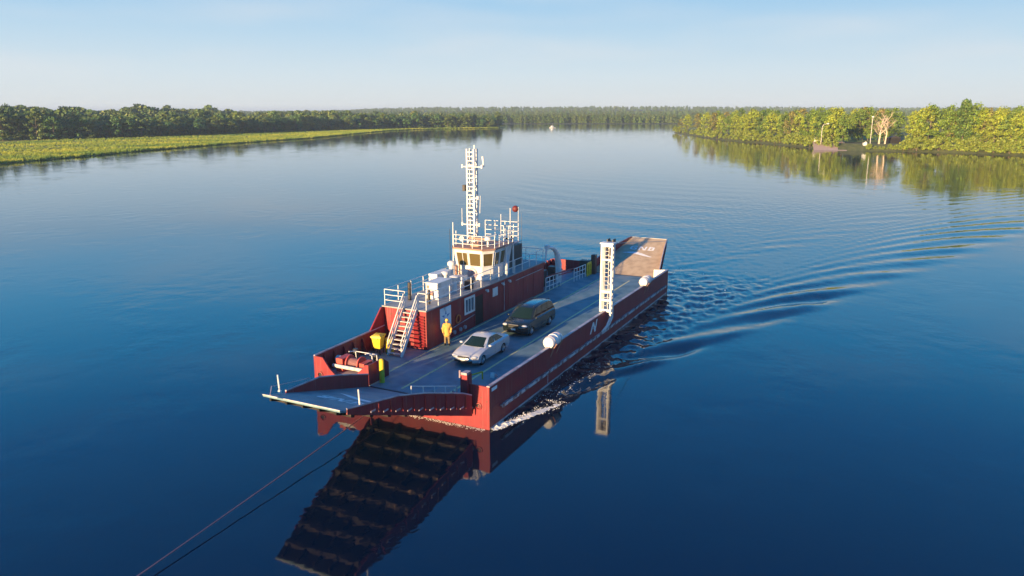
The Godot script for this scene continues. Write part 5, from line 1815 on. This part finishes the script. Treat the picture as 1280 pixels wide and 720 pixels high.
func build_deck_things():
	M.car_glass = mat(0.008, 0.020, 0.020, 0.04)
	M.car_glass.metallic_specular = 0.4
	M.lamp_glass = mat(0.55, 0.56, 0.56, 0.12)
	M.lamp_glass.metallic_specular = 0.8
	M.tyre = mat(0.012, 0.012, 0.012, 0.85)
	M.rim = mat(0.42, 0.43, 0.44, 0.3, 0.8)
	var silver := mat(0.50, 0.51, 0.53, 0.30, 0.25)
	silver.clearcoat_enabled = true; silver.clearcoat = 0.8; silver.clearcoat_roughness = 0.05
	var dark := mat(0.010, 0.016, 0.016, 0.25, 0.2)
	dark.clearcoat_enabled = true; dark.clearcoat = 1.0; dark.clearcoat_roughness = 0.04
	var c = build_car("sedan", "silver four door sedan parked on the ferry deck ahead of the dark wagon", "car", silver, 4.65, 0.89, 2.70, 0.93,
		[Vector2(0.0, 0.45), Vector2(0.02, 0.60), Vector2(0.14, 0.72), Vector2(0.55, 0.83), Vector2(1.25, 0.93), Vector2(1.5, 0.95), Vector2(3.7, 0.98), Vector2(4.25, 1.01), Vector2(4.52, 0.98), Vector2(4.63, 0.82), Vector2(4.65, 0.5)],
		[Vector2(1.22, 0.92), Vector2(1.62, 1.16), Vector2(2.05, 1.38), Vector2(2.6, 1.44), Vector2(3.1, 1.41), Vector2(3.55, 1.24), Vector2(4.0, 0.99)], Vector2(0.80, 0.60), false)
	aboard(c, 4.95, DECK + 0.002, 4.42, deg_to_rad(0.6))
	c = build_car("wagon", "dark green black family wagon with roof rails parked on the ferry deck", "car", dark, 4.95, 0.95, 2.98, 0.93,
		[Vector2(0.0, 0.5), Vector2(0.02, 0.74), Vector2(0.15, 0.88), Vector2(0.55, 0.98), Vector2(1.1, 1.06), Vector2(1.35, 1.08), Vector2(4.6, 1.10), Vector2(4.88, 1.08), Vector2(4.94, 0.9), Vector2(4.95, 0.5)],
		[Vector2(1.02, 1.04), Vector2(1.5, 1.42), Vector2(1.85, 1.66), Vector2(2.6, 1.74), Vector2(4.1, 1.74), Vector2(4.6, 1.66), Vector2(4.75, 1.42), Vector2(4.90, 1.06)], Vector2(0.88, 0.70), true)
	aboard(c, 11.85, DECK + 0.002, 4.50, deg_to_rad(-0.6))
	build_person()
	# life raft canisters on the port rail
	for k in 2:
		var s = [7.55, 26.7][k]
		var root = thing("life_raft", ["white life raft canister on the bulwark rail beside the parked cars", "white life raft canister on the bulwark rail near the stern ramp"][k], "life raft", "life raft canisters on the bulwark")
		var b := MB.new()
		b.lathe(Vector3(-0.8, 0, 0), Vector3(1, 0, 0), [Vector2(-0.03, 0.01), Vector2(0.0, 0.20), Vector2(0.07, 0.33), Vector2(0.18, 0.37), Vector2(0.76, 0.375), Vector2(0.77, 0.40), Vector2(0.83, 0.40), Vector2(0.84, 0.375), Vector2(1.42, 0.37), Vector2(1.53, 0.33), Vector2(1.6, 0.20), Vector2(1.63, 0.01)], 22)
		obj("canister", b, M.white, root, 40.0)
		for x in [-0.45, 0.45]:
			b = MB.new()
			b.lathe(Vector3(x - 0.03, 0, 0), Vector3(1, 0, 0), [Vector2(0, 0.372), Vector2(0, 0.39), Vector2(0.06, 0.39), Vector2(0.06, 0.372)], 22)
			obj("strap", b, M.cap, root)
			b = MB.new()
			b.box(Vector3(x, -0.37, 0.0), Vector3(0.08, 0.06, 0.55))
			b.tube(Vector3(x, -0.35, 0.26), Vector3(x, -0.05, 0.44), 0.035); b.tube(Vector3(x, -0.35, -0.26), Vector3(x, -0.05, -0.44), 0.035)
			b.tube(Vector3(x, -0.35, 0.25), Vector3(x - 0.1, -0.95, 0.06), 0.035)
			obj("cradle", b, M.roofdeck, root)
		aboard(root, s + 0.8, 2.60 - 0.007 * s, 0.10, 0.0)
	# yellow bins on the fore deck
	var b := MB.new()
	var binp = [[0.0, 0.24, 0.20], [0.72, 0.36, 0.29], [0.74, 0.40, 0.33], [0.86, 0.38, 0.31], [0.92, 0.20, 0.16]]
	var rt = thing("yellow_bin", "yellow tapered bin standing on the fore deck by the winch", "bin")
	tapered(b, binp)
	obj("bin_body", b, M.yellow, rt)
	b = MB.new()
	b.box(Vector3(0, 0.82, 0), Vector3(0.84, 0.035, 0.70)); b.box(Vector3(-0.4, 0.7, 0), Vector3(0.03, 0.08, 0.2))
	obj("lid_rim", b, M.yellow, rt)
	aboard(rt, 4.9, DECK + 0.38, 10.45, 0.2)
	b = MB.new()
	rt = thing("bin_stand", "dark steel stand under the yellow bin on the fore deck", "stand")
	b.box(Vector3(0, 0.36, 0), Vector3(0.6, 0.04, 0.5))
	obj("stand_top", b, M.dark_steel, rt)
	for q in [[-0.26, -0.2], [0.26, -0.2], [-0.26, 0.2], [0.26, 0.2]]:
		b = MB.new()
		b.box(Vector3(q[0], 0.17, q[1]), Vector3(0.05, 0.34, 0.05))
		obj("leg", b, M.dark_steel, rt)
	aboard(rt, 4.9, DECK + 0.001, 10.45, 0.2)
	rt = thing("yellow_drum", "pale yellow capped drum standing on deck behind the foot of the stairway", "drum")
	b = MB.new()
	b.lathe(Vector3.ZERO, Vector3(0, 1, 0), [Vector2(0, 0.01), Vector2(0, 0.27), Vector2(0.28, 0.29), Vector2(0.30, 0.27), Vector2(0.60, 0.29), Vector2(0.62, 0.27), Vector2(0.86, 0.28), Vector2(0.9, 0.25), Vector2(0.9, 0.01)], 18)
	obj("drum_shell", b, M.yellow, rt, 40.0)
	b = MB.new()
	b.lathe(Vector3(0.1, 0.9, 0.05), Vector3(0, 1, 0), [Vector2(0, 0.06), Vector2(0.05, 0.06), Vector2(0.06, 0.01)], 10)
	obj("bung", b, M.white, rt)
	aboard(rt, 5.5, DECK + 0.001, 10.05, 0.0)
	# guide cable ahead of the ferry
	b = MB.new()
	var p0 = FT * V(0.0, 0.95, 8.35)
	var pts = []
	var a = FT.affine_inverse() * Vector3(-13.02, 0.2, -23.77)
	var from = V(-0.05, 1.0, 6.2)
	var to = Vector3(a.x, 0.2, a.z)
	var fl = to + (to - from) * 1.6
	for k in 41:
		var f = k / 40.0
		var q = from.lerp(fl, f)
		q.y = lerpf(0.9, 0.2, sqrt(minf(f * 2.6, 1.0)))
		pts.append(FT * q)
	b.path(pts, 0.022, 6)
	tag(obj("guide_cable", b, M.rope, self, 60.0), "thin reddish steel cable running out over the water ahead of the bow", "cable")

func tapered(b: MB, prof: Array): # [y, half x, half z] boxes stacked with sloping sides
	for k in prof.size():
		var p = prof[k]
		var c = [Vector3(-p[1], p[0], -p[2]), Vector3(-p[1], p[0], p[2]), Vector3(p[1], p[0], p[2]), Vector3(p[1], p[0], -p[2])]
		if k == 0: b.quad(c[3], c[2], c[1], c[0])
		else:
			var o = prof[k - 1]
			var e = [Vector3(-o[1], o[0], -o[2]), Vector3(-o[1], o[0], o[2]), Vector3(o[1], o[0], o[2]), Vector3(o[1], o[0], -o[2])]
			for i in 4: b.quad(e[i], e[(i + 1) % 4], c[(i + 1) % 4], c[i])
		if k == prof.size() - 1: b.quad(c[0], c[1], c[2], c[3])

# ------------------------------------------------------------------ far things
func build_far_things():
	# lamp posts at the landing
	for k in 3:
		var e = [[Vector3(134.5, 1.9, -338), 8.5, "pale curved lamp post beside the gravel landing ramp"], [Vector3(143.5, 2.5, -354), 10.0, "straight pale lamp post beside the white vehicles at the landing"], [Vector3(149.5, 1.4, -324), 12.0, "tall pale pole with a white lamp head beside the bare tree"]][k]
		var rt = thing("lamp_post", e[2], "lamp post", "lamp posts at the landing")
		var b := MB.new()
		b.tube(Vector3.ZERO, Vector3(0, e[1] * 0.86, 0), 0.14, 0.11, 8)
		b.tube(Vector3(0, e[1] * 0.86, 0), Vector3(0.6 if k == 0 else 0.1, e[1], 0), 0.14, 0.11, 8)
		if k == 0: b.tube(Vector3(0.6, e[1], 0), Vector3(2.2, e[1] + 0.3, 0), 0.11, 0.09, 8)
		obj("pole", b, M.worn_white, rt, 50.0)
		b = MB.new()
		b.blob(Vector3(2.4 if k == 0 else 0.1, e[1] + 0.3, 0), Vector3(0.55, 0.3, 0.4), 10, 6)
		obj("lamp_head", b, M.white, rt, 50.0)
		rt.position = e[0]
	# two parked vehicles and a white hut
	for k in 2:
		var rt = thing("parked_van", ["small white van parked at the foot of the curved lamp post", "white van parked up the landing road beside the straight lamp post"][k], "van", "vans at the landing")
		var b := MB.new()
		b.prism(PackedVector2Array([Vector2(-2.3, 0.35), Vector2(2.3, 0.35), Vector2(2.35, 1.9), Vector2(2.1, 2.1), Vector2(-1.2, 2.1), Vector2(-1.7, 1.3), Vector2(-2.3, 1.1)]), Vector3(0, 0, -0.95), Vector3(1, 0, 0), Vector3(0, 1, 0), Vector3(0, 0, 1.9))
		obj("body", b, M.white, rt)
		b = MB.new()
		b.quad(Vector3(-1.71, 1.36, -0.8), Vector3(-1.71, 1.36, 0.8), Vector3(-1.26, 2.04, 0.8), Vector3(-1.26, 2.04, -0.8))
		b.quad(Vector3(-1.4, 1.35, 0.96), Vector3(-0.2, 1.35, 0.96), Vector3(-0.2, 1.9, 0.96), Vector3(-1.1, 1.9, 0.96))
		obj("window", b, M.glass, rt)
		for q in [[-1.4, 0.9], [1.4, 0.9], [-1.4, -0.9], [1.4, -0.9]]:
			b = MB.new()
			b.lathe(Vector3(q[0], 0.34, q[1] - 0.1), Vector3(0, 0, 1), [Vector2(0, 0.01), Vector2(0, 0.34), Vector2(0.2, 0.34), Vector2(0.2, 0.01)], 12)
			obj("wheel", b, M.tar, rt)
		rt.position = [Vector3(135.8, 2.42, -345), Vector3(142.0, 2.72, -358)][k]
		rt.rotation.y = [0.9, 1.2][k]
	var hut = thing("notice_hut", "small white hut at the foot of the tall pole by the landing", "hut")
	var hb := MB.new()
	hb.prism(PackedVector2Array([Vector2(-0.9, 0), Vector2(0.9, 0), Vector2(0.9, 2.0), Vector2(0, 2.6), Vector2(-0.9, 2.0)]), Vector3(0, 0, -0.8), Vector3(1, 0, 0), Vector3(0, 1, 0), Vector3(0, 0, 1.6))
	obj("wall", hb, M.white, hut)
	hb = MB.new()
	hb.prism(PackedVector2Array([Vector2(-1.1, 1.9), Vector2(0, 2.63), Vector2(1.1, 1.9), Vector2(1.1, 2.0), Vector2(0, 2.75), Vector2(-1.1, 2.0)]), Vector3(0, 0, -0.95), Vector3(1, 0, 0), Vector3(0, 1, 0), Vector3(0, 0, 1.9))
	obj("roof", hb, M.tar, hut)
	hut.position = Vector3(148.2, 1.7, -326)
	hut.scale = Vector3.ONE * 0.75
	var dk = thing("dark_shed", "low dark shed under the trees beside the bare tree", "shed")
	hb = MB.new()
	hb.box(Vector3(0, 1.1, 0), Vector3(5.0, 2.2, 3.0))
	obj("wall", hb, M.tar, dk)
	hb = MB.new()
	hb.prism(PackedVector2Array([Vector2(-2.8, 2.2), Vector2(2.8, 2.2), Vector2(0, 3.2)]), Vector3(0, 0, -1.7), Vector3(1, 0, 0), Vector3(0, 1, 0), Vector3(0, 0, 3.4))
	obj("roof", hb, M.dark_steel, dk)
	dk.position = Vector3(166, 2.38, -338)
	# small boat far up the river
	var bt = thing("motor_boat", "tiny white motor boat far up the river before the wooded shore", "boat")
	hb = MB.new()
	var secs = []
	for k in 7:
		var f = k / 6.0
		var w = 1.25 * (1.0 - pow(1.0 - f, 2.2)) if f < 0.5 else 1.25
		secs.append([Vector3(-3.6 + 7.2 * f, 1.0 - 0.25 * f, -w), Vector3(-3.6 + 7.2 * f, -0.3, -w * 0.6), Vector3(-3.6 + 7.2 * f, -0.3, w * 0.6), Vector3(-3.6 + 7.2 * f, 1.0 - 0.25 * f, w)])
	for k in 6:
		for i in 4: hb.quad(secs[k][i], secs[k + 1][i], secs[k + 1][(i + 1) % 4], secs[k][(i + 1) % 4])
	hb.quad(secs[6][0], secs[6][1], secs[6][2], secs[6][3])
	obj("hull", hb, M.white, bt)
	hb = MB.new()
	tapered(hb, [[0.7, 1.3, 0.85], [1.5, 1.2, 0.8], [2.2, 0.85, 0.7]])
	obj("cabin", hb, M.white, bt)
	hb = MB.new()
	hb.tube(Vector3(0.3, 2.2, 0), Vector3(0.3, 4.4, 0), 0.06, 0.04, 6)
	obj("mast", hb, M.white, bt)
	bt.position = Vector3(39, 0, -758)
	bt.rotation.y = 0.7

# ------------------------------------------------------------------ foam thrown up along the bow and the port side
func build_foam():
	var r := RandomNumberGenerator.new()
	r.seed = 17
	var b := MB.new()
	var fleck = func(s, t, size, y):
		var n = 5
		var c = V(s, y + size * 0.4, t)
		var ring = []
		var ph = r.randf() * TAU
		for k in n:
			var a = ph + TAU * k / n
			var rr = size * r.randf_range(0.6, 1.25)
			ring.append(V(s + cos(a) * rr * 1.5, y - 0.02, t + sin(a) * rr))
		for k in n: b.tri(ring[k], c, ring[(k + 1) % n])
	# the roll of foam leaving the port bow corner
	for k in 900:
		var f = pow(r.randf(), 1.25)
		var s = 0.2 + 5.2 * f
		var tt = -0.06 - 0.34 * s - absf(r.randfn()) * (0.10 + 0.05 * s)
		var sz = r.randf_range(0.025, 0.075) * (1.15 - 0.75 * f)
		fleck.call(s, tt + r.randf_range(0.0, 0.25 + 0.20 * s), sz, wave(s, tt) + 0.01)
	for k in 260:
		var s = r.randf_range(4.5, 13.0)
		var tt = -0.1 - r.randf() * (0.8 + 0.12 * s)
		fleck.call(s, tt, r.randf_range(0.012, 0.035), wave(s, tt) + 0.005)
	# the low broken ridge of water it rides on
	var rp := FastNoiseLite.new()
	rp.seed = 6; rp.frequency = 0.9
	for k in 46:
		for i in 5:
			var q = []
			for c in [[k, i], [k + 1, i], [k + 1, i + 1], [k, i + 1]]:
				var ss = 0.05 + 0.105 * c[0]
				var wd = (0.16 + 0.10 * ss) * (1.0 - 0.6 * c[0] / 46.0)
				var ff = c[1] / 5.0
				var tt = -0.02 - 0.36 * ss - wd * (ff - 0.5) * 2.0
				var bump = sin(PI * ff) * (0.15 - 0.0026 * c[0]) * (0.65 + 0.9 * rp.get_noise_2d(ss * 4.0, tt * 5.0))
				q.append(V(ss + 0.06 * rp.get_noise_2d(ss * 3.0, c[1] * 1.7), wave(ss, tt) + bump - 0.015, tt))
			b.quad(q[0], q[3], q[2], q[1])
	# against the transom
	for k in 650:
		var tt = r.randf_range(0.2, 6.8)
		var s = -0.02 - absf(r.randfn()) * 0.16
		fleck.call(s, tt, r.randf_range(0.02, 0.06), 0.0)
	# astern
	for k in 300:
		var s = LEN + 0.4 + 12.0 * pow(r.randf(), 1.8)
		var tt = WID * 0.5 + r.randfn() * 3.4
		fleck.call(s, tt, r.randf_range(0.012, 0.045), wave(s, tt) + 0.004)
	var o = obj("foam", b, mat(0.72, 0.70, 0.66, 0.7), self)
	o.transform = FT
	tag(o, "white foam rolling off the ferry bow and along its side", "foam", "", "stuff")
